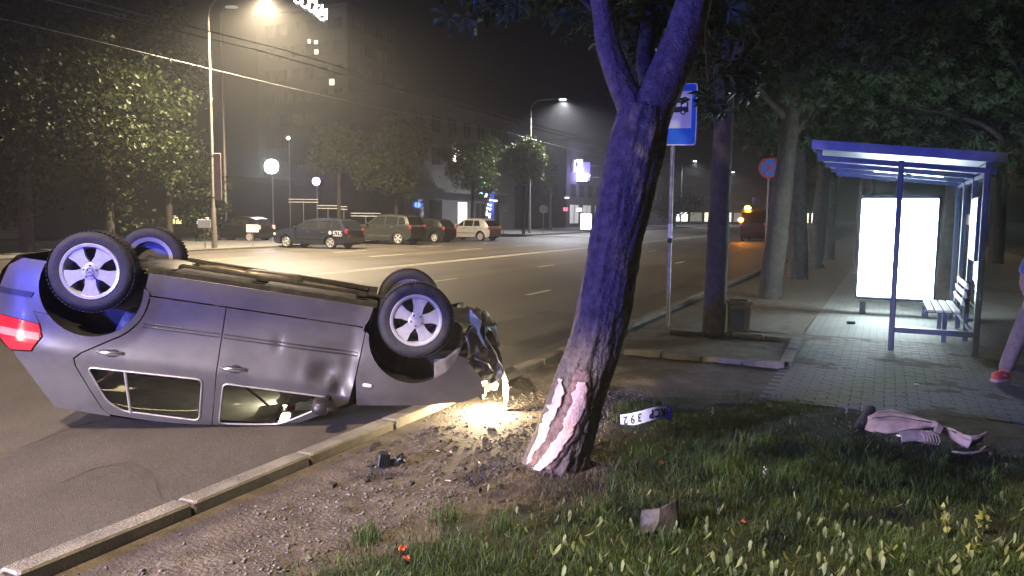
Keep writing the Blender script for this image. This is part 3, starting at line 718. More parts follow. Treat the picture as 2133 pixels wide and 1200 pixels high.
# ================================================================== leaves and trees
def leaf_np(pts, size, rng, palm=False, droop=.3):
    """many folded leaf faces at pts: returns verts, tri faces"""
    n = len(pts)
    if palm:
        T = []; 
        for a, L in ((-95, .7), (-48, .95), (0, 1.1), (48, .95), (95, .7)):
            ca, sa = math.cos(R(a)), math.sin(R(a)); w = .17*L
            for lx, ly, lz in ((0, .05, 0), (w, .62*L, .06), (0, L, -.12*L), (-w, .62*L, .06)):
                T.append((lx*ca+ly*sa, -lx*sa+ly*ca, lz))
        T = np.array(T); k = 20; F = np.concatenate([[[4*i, 4*i+1, 4*i+2], [4*i, 4*i+2, 4*i+3]] for i in range(5)])
    else:
        T = np.array([(0, 0, 0), (.34, .45, .1), (0, 1, -.1), (-.34, .45, .1)]); k = 4; F = np.array([[0, 1, 2], [0, 2, 3]])
    nrm = rng.normal(size=(n, 3)); nrm[:, 2] = np.abs(nrm[:, 2])+droop; nrm /= np.linalg.norm(nrm, axis=1)[:, None]
    d = rng.normal(size=(n, 3)); d[:, 2] -= droop; d -= nrm*np.sum(d*nrm, 1)[:, None]; d /= np.linalg.norm(d, axis=1)[:, None]
    x = np.cross(d, nrm); sz = (size*rng.uniform(.6, 1.25, n))[:, None, None]
    V = pts[:, None, :]+sz*(T[None, :, 0:1]*x[:, None, :]+T[None, :, 1:2]*d[:, None, :]+T[None, :, 2:3]*nrm[:, None, :])
    FF = (F[None]+(np.arange(n)*k)[:, None, None]).reshape(-1, 3)
    return V.reshape(-1, 3), FF
def clump_pts(blobs, n, rng, nclump=60, cr_=.55, low=None):
    """points in clumps spread over ellipsoids (cx,cy,cz,rx,ry,rz)"""
    w = np.array([b[3]*b[4]*b[5] for b in blobs])**.67; w /= w.sum(); out = []
    for b_, q in zip(blobs, w):
        m_ = int(n*q); kc = max(4, int(nclump*q))
        u = rng.normal(size=(kc, 3)); u /= np.linalg.norm(u, axis=1)[:, None]; rr = rng.uniform(.35, 1, kc)**.6
        c = u*rr[:, None]*np.array(b_[3:6])+np.array(b_[:3])
        wt = rng.uniform(.3, 1.6, kc); wt /= wt.sum(); idx = rng.choice(kc, m_, p=wt)
        out.append(c[idx]+rng.normal(size=(m_, 3))*cr_*rng.uniform(.6, 1.1, kc)[idx][:, None]*np.array([1, 1, .7]))
    p = np.concatenate(out)
    if low is not None: p = p[p[:, 2] > low]
    return p
def trunk_mesh(name, path, rad, m, parent, nseg=24, nring=40, ridge=.02, flare=0, seed=0):
    path = [Vector(p) for p in path]; b_ = MB(); k = len(path)-1
    def pos(t):
        t = t*k; i = min(int(t), k-1); q = t-i
        p0, p1, p2, p3 = path[max(i-1, 0)], path[i], path[i+1], path[min(i+2, k)]
        p = .5*((2*p1)+(p2-p0)*q+(2*p0-5*p1+4*p2-p3)*q*q+(3*p1-p0-3*p2+p3)*q**3)
        return p, rad[i]*(1-q)+rad[i+1]*q
    vs = []
    for i in range(nring+1):
        t = i/nring; p, r_ = pos(t); q, _ = pos(min(1, t+.01)); q0, _ = pos(max(0, t-.01)); d = (q-q0).normalized()
        x = d.cross(Vector((0, 1, 0))); x.normalize(); y = x.cross(d)
        for j in range(nseg):
            a = 2*PI*j/nseg; dr = (x*math.cos(a)+y*math.sin(a)); P = p+dr*r_
            e = ridge*(abs(noise.noise((math.cos(a)*3+seed, math.sin(a)*3, P.z*1.6)))*.9-.2+.55*noise.noise((math.cos(a)*5, math.sin(a)*5+seed, P.z*4))-.8*max(0, abs(noise.noise((math.cos(a)*11, math.sin(a)*11+seed, P.z*6)))-.25)+.3*noise.noise((math.cos(a)*20, math.sin(a)*20+seed, P.z*18)))
            if flare: e += flare*max(0, 1-t*7)**2*(.55+.6*math.sin(a*4+seed))
            vs.append(p+dr*(r_+e*min(1, r_/.1)))
    fs = [(i*nseg+j, i*nseg+(j+1) % nseg, (i+1)*nseg+(j+1) % nseg, (i+1)*nseg+j) for i in range(nring) for j in range(nseg)]
    fs.append(tuple(range(nring*nseg, (nring+1)*nseg)))
    b_.add(vs, fs); o = b_.build(name, m, parent, 'full'); return o
def tree(name, label, base, h, r_, blobs, nleaf, lsize, seed, group, m='leaf_far', bark='bark_dark', limbs=5, lean=(0, 0), palm=False, cr_=.55, nclump=60, low=None):
    rng = np.random.default_rng(seed); rn = random.Random(seed); t = thing(name, label, 'tree', base, group=group)
    top = Vector((lean[0], lean[1], h)); path = [(0, 0, -.1), (0, 0, .15), (top.x*.3, top.y*.3, h*.3), (top.x*.6, top.y*.6, h*.6), tuple(top)]
    tr = trunk_mesh('trunk', path, [r_*1.35, r_*1.1, r_, r_*.85, r_*.5], K[bark], t, 16, 30, r_*.12, r_*.5, seed)
    for i in range(limbs):
        b_ = blobs[i % len(blobs)]; a = 2*PI*i/limbs+rn.uniform(-.4, .4); z0 = h*rn.uniform(.5, .9)
        s0 = Vector((top.x*z0/h, top.y*z0/h, z0)); e = Vector((b_[0]+b_[3]*.7*math.cos(a), b_[1]+b_[4]*.7*math.sin(a), b_[2]+b_[5]*rn.uniform(-.2, .5)))
        mid = s0.lerp(e, .5)+Vector((0, 0, .12*(e-s0).length)); trunk_mesh('limb', [s0, s0.lerp(mid, .5), mid, e], [r_*.4, r_*.32, r_*.22, r_*.06], K[bark], tr, 8, 12, .01, 0, i)
    V, F = leaf_np(clump_pts(blobs, nleaf, rng, nclump, cr_, low), lsize, rng, palm)
    mesh_np('crown', V, F, K[m], t); return t

# ---- the struck tree
TB = G(1165, 965); ty = TB.y
def tp(u, v, dy=0): p = D(u, v, ty+dy); return p-Vector((TB.x, TB.y, 0))
oak = thing('struck_tree', 'leaning forked tree with bark torn off its base next to the wrecked car', 'tree', (TB.x, TB.y, 0))
kx = ty/FPX
main_path = [tp(1150, 1010), tp(1160, 962), tp(1180, 900), tp(1203, 820), tp(1245, 700), tp(1266, 600), tp(1284, 500), tp(1305, 400), tp(1328, 300), tp(1345, 225)]
main_rad = [.245, .225, .20, .188, .186, .182, .18, .185, .195, .16]
def main_pos(t):
    k = len(main_path)-1; t = t*k; i = min(int(t), k-1); q = t-i
    p0, p1, p2, p3 = main_path[max(i-1, 0)], main_path[i], main_path[i+1], main_path[min(i+2, k)]
    p = .5*((2*p1)+(p2-p0)*q+(2*p0-5*p1+4*p2-p3)*q*q+(3*p1-p0-3*p2+p3)*q**3)
    return p, main_rad[i]*(1-q)+main_rad[i+1]*q
trk = trunk_mesh('trunk', main_path, main_rad, K['bark'], oak, 120, 220, .022, .05, 3)
l1 = [tp(1330, 290), tp(1315, 225), tp(1292, 170), tp(1268, 100), tp(1258, 40), tp(1240, -60), tp(1200, -260), tp(1120, -520)]
l2 = [tp(1335, 280), tp(1362, 215), tp(1390, 160), tp(1415, 100), tp(1436, 30), tp(1460, -60), tp(1490, -260), tp(1570, -520)]
trunk_mesh('limb', l1, [.13, .10, .09, .08, .075, .065, .05, .03], K['bark'], trk, 36, 70, .012, 0, 5)
trunk_mesh('limb', l2, [.16, .145, .135, .125, .12, .10, .08, .04], K['bark'], trk, 44, 70, .014, 0, 8)
trunk_mesh('limb', [tp(1365, 215, .1), tp(1345, 130, .5), tp(1350, 20, .9), tp(1330, -150, 1.4), tp(1300, -400, 2)], [.07, .07, .06, .05, .03], K['bark_dark'], trk, 20, 40, .01, 0, 9)  # dark bark colour stands in for shade on this limb
# torn bark: pale strips of bare wood standing on the trunk's face, with splintered edges
def scar(name, rows, m, off, parent, seed, nc=9):
    """rows: (v pixel, u left, u right) on the trunk"""
    b_ = MB(); n = 46; vs = []
    for i in range(n+1):
        t = i/n*(len(rows)-1); k = min(int(t), len(rows)-2); q = t-k
        v = rows[k][0]*(1-q)+rows[k+1][0]*q; ul = rows[k][1]*(1-q)+rows[k+1][1]*q; ur = rows[k][2]*(1-q)+rows[k+1][2]*q
        ul += 7*noise.noise((v*.06, seed, 0))+4*noise.noise((v*.25, seed, 3)); ur += 7*noise.noise((v*.05, seed, 7))+4*noise.noise((v*.22, seed, 9))
        lo, hi = 0, 1
        for _ in range(18):
            mid = (lo+hi)/2
            if main_pos(mid)[0].z > (tp(1165, v).z): hi = mid
            else: lo = mid
        c, r_ = main_pos(lo)
        for j in range(nc+1):
            u = ul+(ur-ul)*j/nc; p = tp(u, v); dx = max(-.98, min(.98, (p.x-c.x)/(r_+.012)))
            dep = math.sqrt(1-dx*dx)*(r_+.012)+off+.006*noise.noise((u*.05, v*.02, seed))-.02*(1 if j in (0, nc) else 0)
            vs.append(Vector((c.x+dx*(r_+.012), c.y-dep, p.z)))
    b_.add(vs, [(i*(nc+1)+j, i*(nc+1)+j+1, (i+1)*(nc+1)+j+1, (i+1)*(nc+1)+j) for i in range(n) for j in range(nc)])
    return b_.build(name, m, parent, 'full')
scar('bare_wood', [(782, 1198, 1218), (800, 1190, 1222), (830, 1182, 1218), (860, 1170, 1205), (885, 1160, 1190), (915, 1140, 1170), (940, 1122, 1150), (960, 1108, 1125)], K['wood_bare'], .016, trk, 2)
scar('bare_wood', [(782, 1162, 1172), (810, 1152, 1172), (840, 1143, 1160), (870, 1128, 1148), (905, 1110, 1135), (935, 1095, 1112), (958, 1084, 1096)], K['wood_bare'], .014, trk, 5)
scar('torn_bark', [(760, 1196, 1222), (790, 1186, 1230), (850, 1160, 1224), (900, 1125, 1198), (955, 1092, 1150)], K['wood_torn'], .006, trk, 9)
rng = np.random.default_rng(12)
def pxblob(u, v, dy, r_, rz=None): p = tp(u, v, dy); return (p.x, p.y, p.z, r_, r_, rz or r_)
hang = [pxblob(940, -8, .2, .13, .05), pxblob(985, -2, .3, .15, .05), pxblob(1060, -4, .2, .2, .05), pxblob(1195, 10, .3, .16, .08), pxblob(1330, 120, .8, .12, .16), pxblob(1320, 60, 1.0, .3, .25), pxblob(1395, 35, .9, .25, .2), pxblob(1480, 50, .9, .2, .2), pxblob(1492, 215, 1.6, .12, .16), pxblob(1515, 130, 1.6, .3, .4)]
crown = [(.3, .0, 5.6, 2.8, 2.6, 1.5), (-1.3, .2, 5.2, 1.6, 1.6, 1.0), (1.6, -.9, 5.0, 1.9, 1.8, 1.0), (.2, -1.6, 5.0, 1.8, 1.5, .9), (-.85, -1.3, 4.15, 1.25, 1.1, .75), (-.4, -.7, 4.3, 1.0, .9, .6)]  # last two blobs: unseen leaves added to shade the trunk from the near lamp
pts = np.concatenate([clump_pts(hang, 330, rng, 60, .09), clump_pts(crown, 11000, rng, 90, .4, 3.0)])
kp = np.ones(len(pts), bool); kp[330-20:] = pts[330-20:, 2] > 1.95+.30*(pts[330-20:, 1]+TB.y); pts = pts[kp]
V, F = leaf_np(pts, .15, rng, True, .5); mesh_np('crown', V, F, K['leaf'], oak)
for pth in ([tp(1258, 40), tp(1180, -30, .2), tp(1060, -20, .2), tp(950, -18, .2)], [tp(1436, 30), tp(1470, 60, .6), tp(1474, 170, 1.4)], [tp(1350, 20, .9), tp(1325, 70, .9), tp(1330, 130, .8)]):
    bb = MB(); bb.tube(pth, [.02, .014, .01, .006][:len(pth)], 6); bb.build('twig', K['bark_dark'], trk, 'full')

# ---- trees in the kerb strip
def strip_tree(s, label, r_, h, seed, lean=(0, 0), n=5200, low=3.3):
    p = RP(s, -1.46); rn = random.Random(seed)
    blobs = [(lean[0], lean[1], h+1.2, 2.9, 2.9, 2.4), (1.6, .8, h+.1, 1.9, 1.8, 1.2), (-1.5, -.6, h+.2, 1.9, 1.7, 1.2), (.4, -1.6, h+.0, 1.6, 1.6, 1.0), (-.2, 1.6, h-.2, 1.7, 1.6, 1.1)]
    return tree('street_tree', label, p, h+1.0, r_, blobs, n, .17, seed, 'trees along the near kerb', 'leaf', 'bark_dark', 6, lean, True, .35, 90, low)
strip_tree(11.15, 'dark straight street tree with a concrete-edged pit, next to the litter bin', .15, 5.2, 21, (.1, .1), low=4.15)
strip_tree(17.05, 'dark street tree in front of the round no-stopping sign', .215, 4.9, 22, (.55, .3))
strip_tree(22.8, 'dark street tree behind the one in front of the no-stopping sign', .24, 4.9, 23, (-.2, .2), 4200)
strip_tree(28.6, 'dark street tree third along the kerb beyond the litter bin', .24, 4.9, 24, (.2, -.1), 3600)
strip_tree(34.5, 'dark street tree farthest along the near kerb beyond the shelter', .24, 5.0, 25, (.1, .1), 3000)
# ---- trees behind the shelter
for i, (u, d, r_, hh, lb) in enumerate(((1800, 24, .22, 4.2, 'dark park tree behind the road side of the bus shelter'), (1985, 19, .24, 4.4, 'dark park tree behind the back wall of the bus shelter'), (2180, 17, .24, 4.0, 'dark park tree behind the walking person'), (2080, 30, .25, 4.6, 'dark park tree beside the far park lamp'))):
    p = D(u, 460, d); blobs = [(0, 0, hh+1.5, 2.8, 2.8, 2.3), (1.5, -.6, hh, 1.8, 1.8, 1.3), (-1.6, .4, hh+.2, 1.8, 1.8, 1.2)]
    tree('park_tree', lb, (p.x, p.y, 0), hh+1, r_, blobs, 3200, .2, 40+i, 'trees behind the shelter', 'leaf', 'bark_dark', 5, (0, 0), True, .4, 60)
# ---- trees across the road: (pixel u, depth, crown centre v, radius px, ...)
far = [(40, 31, 205, 215, 335, 26000, .24, 'leaf_far', 'broad dark tree left of the lamp post, lowest branches hanging over the kerb'),
       (215, 36, 205, 180, 330, 26000, .24, 'leaf_far', 'tall leafy tree catching green lamplight left of the lamp post'),
       (345, 43, 215, 100, 310, 17000, .26, 'leaf_far', 'slim dim tree right behind the tall lamp post'),
       (705, 50, 312, 62, 66, 5600, .27, 'leaf_mid_lit', 'small round tree behind the estate car and its violet lamp'),
       (825, 51, 322, 80, 105, 9000, .27, 'leaf_mid_lit', 'round bushy tree standing behind the dark off-roader'),
       (985, 70, 345, 66, 70, 5600, .32, 'leaf_mid_lit', 'dark tree in front of the coloured shop signs'),
       (1092, 67, 336, 50, 66, 5000, .3, 'leaf_lamplit', 'tree lit yellow-green by the curved street lamp'),
       (1148, 84, 345, 18, 60, 900, .3, 'leaf_far', 'thin tree standing beside the white script sign building'),
       (1405, 120, 425, 60, 30, 1600, .4, 'leaf_far', 'distant low tree in front of the far shopfronts'),
       (910, 82, 380, 40, 55, 1800, .32, 'leaf_far', 'dim tree in front of the pale shop building')]
for i, (u, d, v, ru, rv, n, ls, mm, lb) in enumerate(far):
    c = D(u, v, d); k = d/FPX; rx, rz = ru*k, rv*k; rn = random.Random(i)
    blobs = [(0, 0, c.z, rx*.8, rx*.8, rz*.75)]+[(rx*rn.uniform(-.6, .6), rx*rn.uniform(-.6, .6), c.z+rz*rn.uniform(-.6, .6), rx*.45, rx*.45, rz*.35) for _ in range(5)]
    tree('roadside_tree', lb, (c.x, c.y, 0), c.z+rz*.2, max(.14, rx*.06), blobs, n, ls, 60+i, 'trees across the road', mm, 'bark_dark', 5, (0, 0), False, rx*.16, 80)

# ================================================================== street lamps
def street_lamp(label, base, h, reach, lit, rz, cold=False, panel_=False, power=None, group='street lamps across the road', arms=1):
    t = thing('street_lamp', label, 'street lamp', base, rz, group)
    b_ = MB(); b_.tube([(0, 0, 0), (0, 0, 1.9), (0, 0, 2.0), (0, 0, h-1.6)], [.13, .12, .085, .065], 12); b_.build('pole', K['galv'], t, True)
    b_ = MB(); b_.lathe([(.2, 0), (.2, .03), (.15, .06)], 12, cap=True); b_.build('base_flange', K['galv'], t, True)
    b_ = MB(); b_.tube([(0, 0, h-1.6), (0, 0, h-.9), (.1, 0, h-.45), (.4, 0, h-.12), (.9, 0, h+.03), (reach, 0, h+.1)], [.06, .055, .05, .045, .04, .035], 8); b_.build('arm', K['galv'], t, 'full')
    b_ = MB(); b_.blob((reach+.35, 0, h+.12), .42, .15, .09, 3); hd = b_.build('lamp_head', K['galv'], t, 'full')
    b_ = MB(); b_.blob((reach+.38, 0, h+.055), .3, .12, .07, 2.4); b_.build('lamp_glass', K['bulb_cold'] if cold else (K['bulb'] if lit else K['lens']), hd, 'full')
    if lit:
        L = spot('lamp_light', (reach+.38, 0, h-.08), (reach+1.2, 0, 0), power or P_STREET, (.95, .95, 1) if cold else C_STREET, 158, .7, .12, t)
    if panel_:
        b_ = MB(); b_.box((.24, 0, 3.35), (.34, .06, 2.15), bev=.02); p_ = b_.build('advert_panel', mat('advert', (.42, .3, .27), .6, vs=9, c2=(.25, .2, .2)), t)
        for zz in (2.4, 4.3): b_ = MB(); b_.lathe([(.085, -.03), (.095, 0), (.085, .03)], 12, Matrix.Translation((0, 0, zz))); b_.build('clamp', K['black'], p_)
    return t
q1 = on_line(445, 24.35)
street_lamp('tall street lamp post with a narrow advert panel strapped to it', q1, 11.4, 2.2, True, R(0), panel_=True)
q2 = G(1103, 487); street_lamp('curved street lamp beside the yellow-green tree', q2, 12.1, 2.5, True, R(-8), cold=True, power=16000)
street_lamp('street lamp across the road from the parked patrol car', RP(-11.5, 24.35), 11.4, 2.2, True, 0, power=15000)
street_lamp('street lamp on the near kerb behind the patrol car', RP(-3.2, -.75), 11.0, 1.6, True, R(150), power=12500)
for s, lb in ((100, 'street lamp standing in front of the script sign building'), (137, 'street lamp past the far end of the script sign building'), (174, 'street lamp in front of the distant lit shopfronts')): street_lamp(lb, RP(s, 30), 11.5, 1.9, True, -TH, True, power=5000)
for u, v, d in ((1391, 411, 190),):
    p = D(u, v, d); street_lamp('far street lamp seen next to the bus stop sign post', (p.x, p.y, 0), p.z, 1.0, True, 0, True, power=3000)
p = D(2103, 318, 42)
t = thing('park_lamp', 'warm park lamp shining above the walking person', 'lamp', (p.x, p.y, 0))
bb = MB(); bb.tube([(0, 0, 0), (0, 0, .8), (0, 0, p.z-.15)], [.07, .055, .04], 10); bb.build('pole', K['galv'], t, True)
bb = MB(); bb.blob((0, 0, p.z), .13, .13, .13, 2); bb.build('globe', K['bulb_warm'], t, 'full')
bb = MB(); bb.lathe([(.02, .22), (.2, .14), (.22, .11)], 14, Matrix.Translation((0, 0, p.z))); bb.build('cap', K['galv'], t, True)
point('lamp_light', (0, 0, p.z-.25), 300, (1, .6, .25), .1, t)
# unlit lamp head seen beside the bright one
p = D(470, 14, 46); t = thing('street_lamp', 'dim street lamp standing just behind the bright one', 'street lamp', (p.x, p.y, 0))
bb = MB(); bb.tube([(-.3, 0, 0), (-.3, 0, p.z-.4), (-.1, 0, p.z-.05), (.1, 0, p.z)], [.1, .06, .05, .04], 8); bb.build('pole', K['galv'], t, True)
bb = MB(); bb.blob((.35, 0, p.z-.02), .4, .14, .08, 3); bb.build('lamp_head', K['win_dim'], t, 'full')
# floodlight masts
def flood(label, u, v, d, r_, m, power, col, cat='floodlight'):
    p = D(u, v, d); t = thing('floodlight', label, cat, (p.x, p.y, 0)); b_ = MB(); b_.tube([(0, .12, 0), (0, .12, p.z+.2)], .05, 8); b_.build('mast', K['galv'], t, True)
    b_ = MB(); b_.box((0, .05, p.z), (r_*2.2, .14, r_*2.2), bev=.03); b_.build('housing', K['black'], t)
    b_ = MB(); b_.blob((0, -.06, p.z), r_, .1, r_, 2.2, 20, 12); b_.build('lamp_glass', m, t, True)
    spot('lamp_light', (0, -.35, p.z), (0, -8, 0), power, col, 140, .5, .2, t)
flood('round cold white floodlight on a mast above the estate car', 566, 347, 55, .5, K['bulb_cold'], 900, (.75, .88, 1))
flood('small violet floodlight on a mast above the estate car', 659, 378, 55, .27, K['bulb_violet'], 250, (.5, .4, 1))
flood('tiny white lamp on a mast above the violet floodlight', 601, 288, 60, .1, K['bulb_cold'], 60, (1, .95, .85))

# ================================================================== buildings
def building(name, label, s0, s1, n0, n1, h, m, wins, storey=3.1, base_h=0, roof=.4):
    """block with its front at n0; wins: list of (face,'front'|'end', along, z, w, h, material or None)"""
    o = RP(s0, n0); t = thing(name, label, 'building', (o.x, o.y, 0), ROADROT)   # local x=-n, y=s
    L, Dp = s1-s0, n1-n0; b_ = MB(); b_.box((-Dp/2, L/2, h/2), (Dp, L, h)); b_.build('wall', m, t)
    b_ = MB(); b_.box((-Dp/2, L/2, h+roof/2), (Dp+.5, L+.5, roof)); b_.build('roof', K['wall_dark'], t)
    cache = {}
    for face, a, z, w, hh, mm in wins:
        key = (w, hh, mm.name, face)
        if key not in cache:
            f = MB(); p_ = MB()
            if face == 'front':
                f.box((0.02, 0, hh/2+.04), (.06, w+.16, .08)); f.box((0.02, 0, -hh/2-.04), (.06, w+.16, .08)); f.box((.02, w/2+.04, 0), (.06, .08, hh)); f.box((.02, -w/2-.04, 0), (.06, .08, hh)); f.box((.02, 0, 0), (.05, .05, hh)); p_.box((.008, 0, 0), (.012, w, hh))
            else:
                f.box((0, -.02, hh/2+.04), (w+.16, .06, .08)); f.box((0, -.02, -hh/2-.04), (w+.16, .06, .08)); f.box((w/2+.04, -.02, 0), (.08, .06, hh)); f.box((-w/2-.04, -.02, 0), (.08, .06, hh)); f.box((0, -.02, 0), (.05, .05, hh)); p_.box((0, -.008, 0), (w, .012, hh))
            mf = bpy.data.meshes.new('window'); mf.from_pydata(f.v, [], f.f); mf.materials.append(m); mp = bpy.data.meshes.new('pane'); mp.from_pydata(p_.v, [], p_.f); mp.materials.append(mm); cache[key] = (mf, mp)
        mf, mp = cache[key]; w_ = link(bpy.data.objects.new('window', mf), t); w_.location = (0, a, z) if face == 'front' else (-a, 0, z)
        link(bpy.data.objects.new('pane', mp), w_)
    return t
GD = K['glass_dark']
ws = []
rn = random.Random(7)
for f in range(9):
    for k in range(6): ws.append(('end', 1.6+k*2.4, 2.2+f*3.1, 1.5, 1.5, GD))
    for k in range(4): ws.append(('front', 1.8+k*2.6, 2.2+f*3.1, 1.5, 1.5, GD))
tower = building('apartment_tower', 'tall dark apartment tower with a glowing rooftop sign', 83, 94, 62, 78, 29, K['wall_grey'], ws)
for u, v, w, h_ in ((691, 171, 10, 12), (658, 88, 7, 7), (659, 108, 7, 9), (644, 86, 5, 8), (720, 238, 16, 14)):
    p = D(u, v, 101); k = 101/FPX; bb = MB(); bb.box((0, 0, 0), (w*k, .08, h_*k)); bb.box((0, -.03, 0), (w*k, .06, .06)); o = bb.build('lit_window', K['win_lit'] if w < 12 else K['win_dim'], tower); o.parent = None
    o.matrix_world = Matrix.Translation(p); o.parent = tower; o.matrix_parent_inverse = tower.matrix_world.inverted() if False else (Matrix.Translation(tower.location) @ Matrix.Rotation(ROADROT, 4, 'Z')).inverted()
# rooftop glowing sign: bright strokes
sgn = thing('rooftop_sign', 'white glowing lettering standing on the roof of the tall tower', 'sign', D(650, 28, 98))
for k, (du, dv) in enumerate(((-28, -30), (-14, -22), (0, -14), (12, -6), (20, 2))):
    c = Vector((du, 0, -dv))*(98/FPX); bb = MB(); bb.tube([c+Vector((.5*math.cos(a*PI/5), .0, .62*math.sin(a*PI/5))) for a in range(1+k % 2, 10)], .13, 6); bb.bar(c+Vector((.5, 0, -.6)), c+Vector((.55, 0, .7)), .22); bb.build('letter_stroke', K['neon_white'], sgn)
bb = MB(); bb.bar((-2.2, .2, 1.2), (1.6, .2, -1.0), .1); bb.build('sign_rail', K['steel'], sgn)

ws = [('front', 2.5+k*3, z, 1.6, 1.6, GD) for k in range(7) for z in (7.3, 10.4)]
ws += [('front', 2.2, 1.8, 2.4, 2.6, GD), ('front', 5.4, 1.8, 2.4, 2.6, GD), ('front', 14.5, 1.7, 2.2, 2.4, GD), ('front', 18, 1.7, 2.2, 2.4, GD)]
shop = building('shop_building', 'pale shop building with a bright doorway behind the silver hatchback', 58, 81, 36, 46, 12.5, K['wall_pale'], ws)
bb = MB(); bb.box((.06, 10.6, 1.5), (.08, 1.7, 2.9)); dr = bb.build('shop_door', K['win_white'], shop); bb = MB(); bb.box((.12, 10.6, 1.5), (.05, .06, 2.9)); bb.build('door_post', K['white'], dr)
bb = MB(); bb.box((.5, 9, 4.0), (1.0, 20, .35), bev=.03); bb.build('shop_canopy', K['wall_pale'], shop)
bb = MB(); bb.box((.14, 9.2, 7.8), (.1, 1.2, 1.6)); bb.build('lit_window', K['win_white'], shop)
spot('door_light', (.9, 10.6, 3.2), (2.5, 10.6, 0), 260, (1, .95, .9), 150, .6, .3, shop)
# vertical run of coloured signs
cs = thing('pharmacy_sign', 'stack of green, cyan and blue glowing shop signs on a column', 'sign', D(1012, 480, 76))
zz = lambda v: (480-v)*76/FPX
bb = MB(); bb.box((.55, .15, 2.0), (.5, .3, 4.0)); bb.build('column', mat('sign_column', (.05, .06, .3), .5), cs)
for u, v, w, h_, m in ((1001, 362, 10, 7, 'neon_cyan'), (1003, 381, 16, 7, 'neon_green'), (1009, 388, 14, 5, 'neon_green'), (1006, 405, 18, 13, 'neon_cyan'), (1027, 418, 17, 5, 'neon_cyan'), (1019, 427, 9, 6, 'neon_blue'), (1018, 435, 10, 7, 'neon_pink'), (1017, 447, 10, 16, 'win_white')):
    x = (u-1012)*76/FPX; z = zz(v); w_, hh = w*76/FPX, h_*76/FPX
    bb = MB(); bb.box((x, 0, z), (w_, .08, hh*.34)); bb.box((x-w_*.3, -.002, z+hh*.32), (w_*.3, .08, hh*.3)); bb.box((x+w_*.25, -.002, z-hh*.32), (w_*.4, .08, hh*.3)); bb.build('sign_element', K[m], cs)
point('sign_light', (.4, -.5, 2.5), 120, (.15, .3, 1), .3, cs)
ws = [('front', 2.5+k*3.4, z, 1.8, 1.7, GD) for k in range(16) for z in (5.2, 8.6)]+[('front', 3+k*5, 1.9, 3.4, 2.6, K['win_dim']) for k in range(3)]+[('end', 2+k*3, z, 1.7, 1.7, GD) for k in range(3) for z in (5.2, 8.6)]
corner = building('corner_building', 'long grey building carrying a white script sign', 97, 155, 36, 48, 11.6, K['wall_grey'], ws)
c = D(1210, 357, 108); k = 108/FPX
sc_ = thing('script_sign', 'white and violet glowing script sign above the street', 'sign', c)
text_mesh('S', 3.3, K['neon_white'], 'letter', sc_, Matrix.Translation((-.75, 0, .35)) @ Matrix.Rotation(PI/2, 4, 'X'), .08, .9, .05)
text_mesh('l', 3.0, K['neon_white'], 'letter', sc_, Matrix.Translation((.0, 0, .45)) @ Matrix.Rotation(PI/2, 4, 'X'), .08, 1, .05)
for i, ch in enumerate('Anar'): text_mesh(ch, 1.7 if ch == 'A' else 1.9, K['neon_white'], 'letter', sc_, Matrix.Translation((-.9+.6*i, -.02, -.75)) @ Matrix.Rotation(PI/2, 4, 'X'), .08, .9, .05)
bb = MB(); bb.box((0, .2, 0), (2.6, .12, 2.6), bev=.03); bb.build('back_board', K['neon_violet'] if 0 else mat('sign_back', (.2, .18, .6), .5, em=(.3, .25, 1), es=.6), sc_)
bb = MB(); bb.bar((1.3, .2, .8), (2.6, .4, .8), .08); bb.bar((1.3, .2, -.8), (2.6, .4, -.8), .08); bb.build('bracket', K['steel'], sc_)
point('sign_light', (0, -1.2, -.6), 900, (.35, .3, 1), .6, sc_)
for u, v, w, h_, m, lb in ((1178, 436, 9, 7, 'neon_red', 'small red glowing shop sign left of the street lightbox'), (1206, 437, 12, 8, 'neon_pink', 'pinkish lit shop sign above the street lightbox'), (1181, 412, 9, 3, 'win_white', 'narrow white lamp strip over the red shop sign')):
    p = D(u, v, 96); kk = 96/FPX; t = thing('shop_sign', lb, 'sign', p); bb = MB(); bb.box((0, 0, 0), (w*kk, .12, h_*kk), bev=.02); bb.build('lit_face', K[m], t); bb = MB(); bb.box((0, .12, 0), (w*kk+.1, .1, h_*kk+.1)); bb.bar((0, .1, 0), (0, 1.2, 0), .06); bb.build('sign_case', K['black'], t)
def lightbox(label, p, w, h_, rz, z0, m):
    t = thing('street_lightbox', label, 'advertising lightbox', (p.x, p.y, 0.05), rz); b_ = MB(); b_.box((0, 0, z0+h_/2), (w+.16, .2, h_+.2), bev=.03); b_.build('case', K['frame_dark'], t)
    b_ = MB(); b_.box((0, -.105, z0+h_/2), (w, .02, h_)); b_.build('poster', m, t); b_ = MB(); b_.box((0, 0, (z0-.1)/2), (w*.5, .14, z0-.1)); b_.build('foot', K['frame_dark'], t)
lightbox('white glowing street lightbox with a slim frame across the road', G(1220, 484), 1.1, 1.6, 0, .25, K['win_white'])
ws = [('end', 1.5+k*3.2, 1.6, 2.6, 2.0, (K['win_white'], K['win_lit'], K['win_dim'])[(k*7) % 3]) for k in range(12)]+[('end', 1.5+k*3.2, 5.2, 1.6, 1.6, GD) for k in range(12)]
fs_ = building('far_shopfront', 'distant row of brightly lit shopfronts at the end of the road', 172, 190, 8, 48, 8.5, K['wall_dark'], ws)
ws = [('front', 3+k*3.4, 1.9, 2.2, 1.2, K['win_dim']) for k in range(0)]
lowb = building('pavilion', 'low dark pavilion with warm lit windows behind the left trees', 22, 56, 44, 54, 4.2, K['wall_dark'], ws)
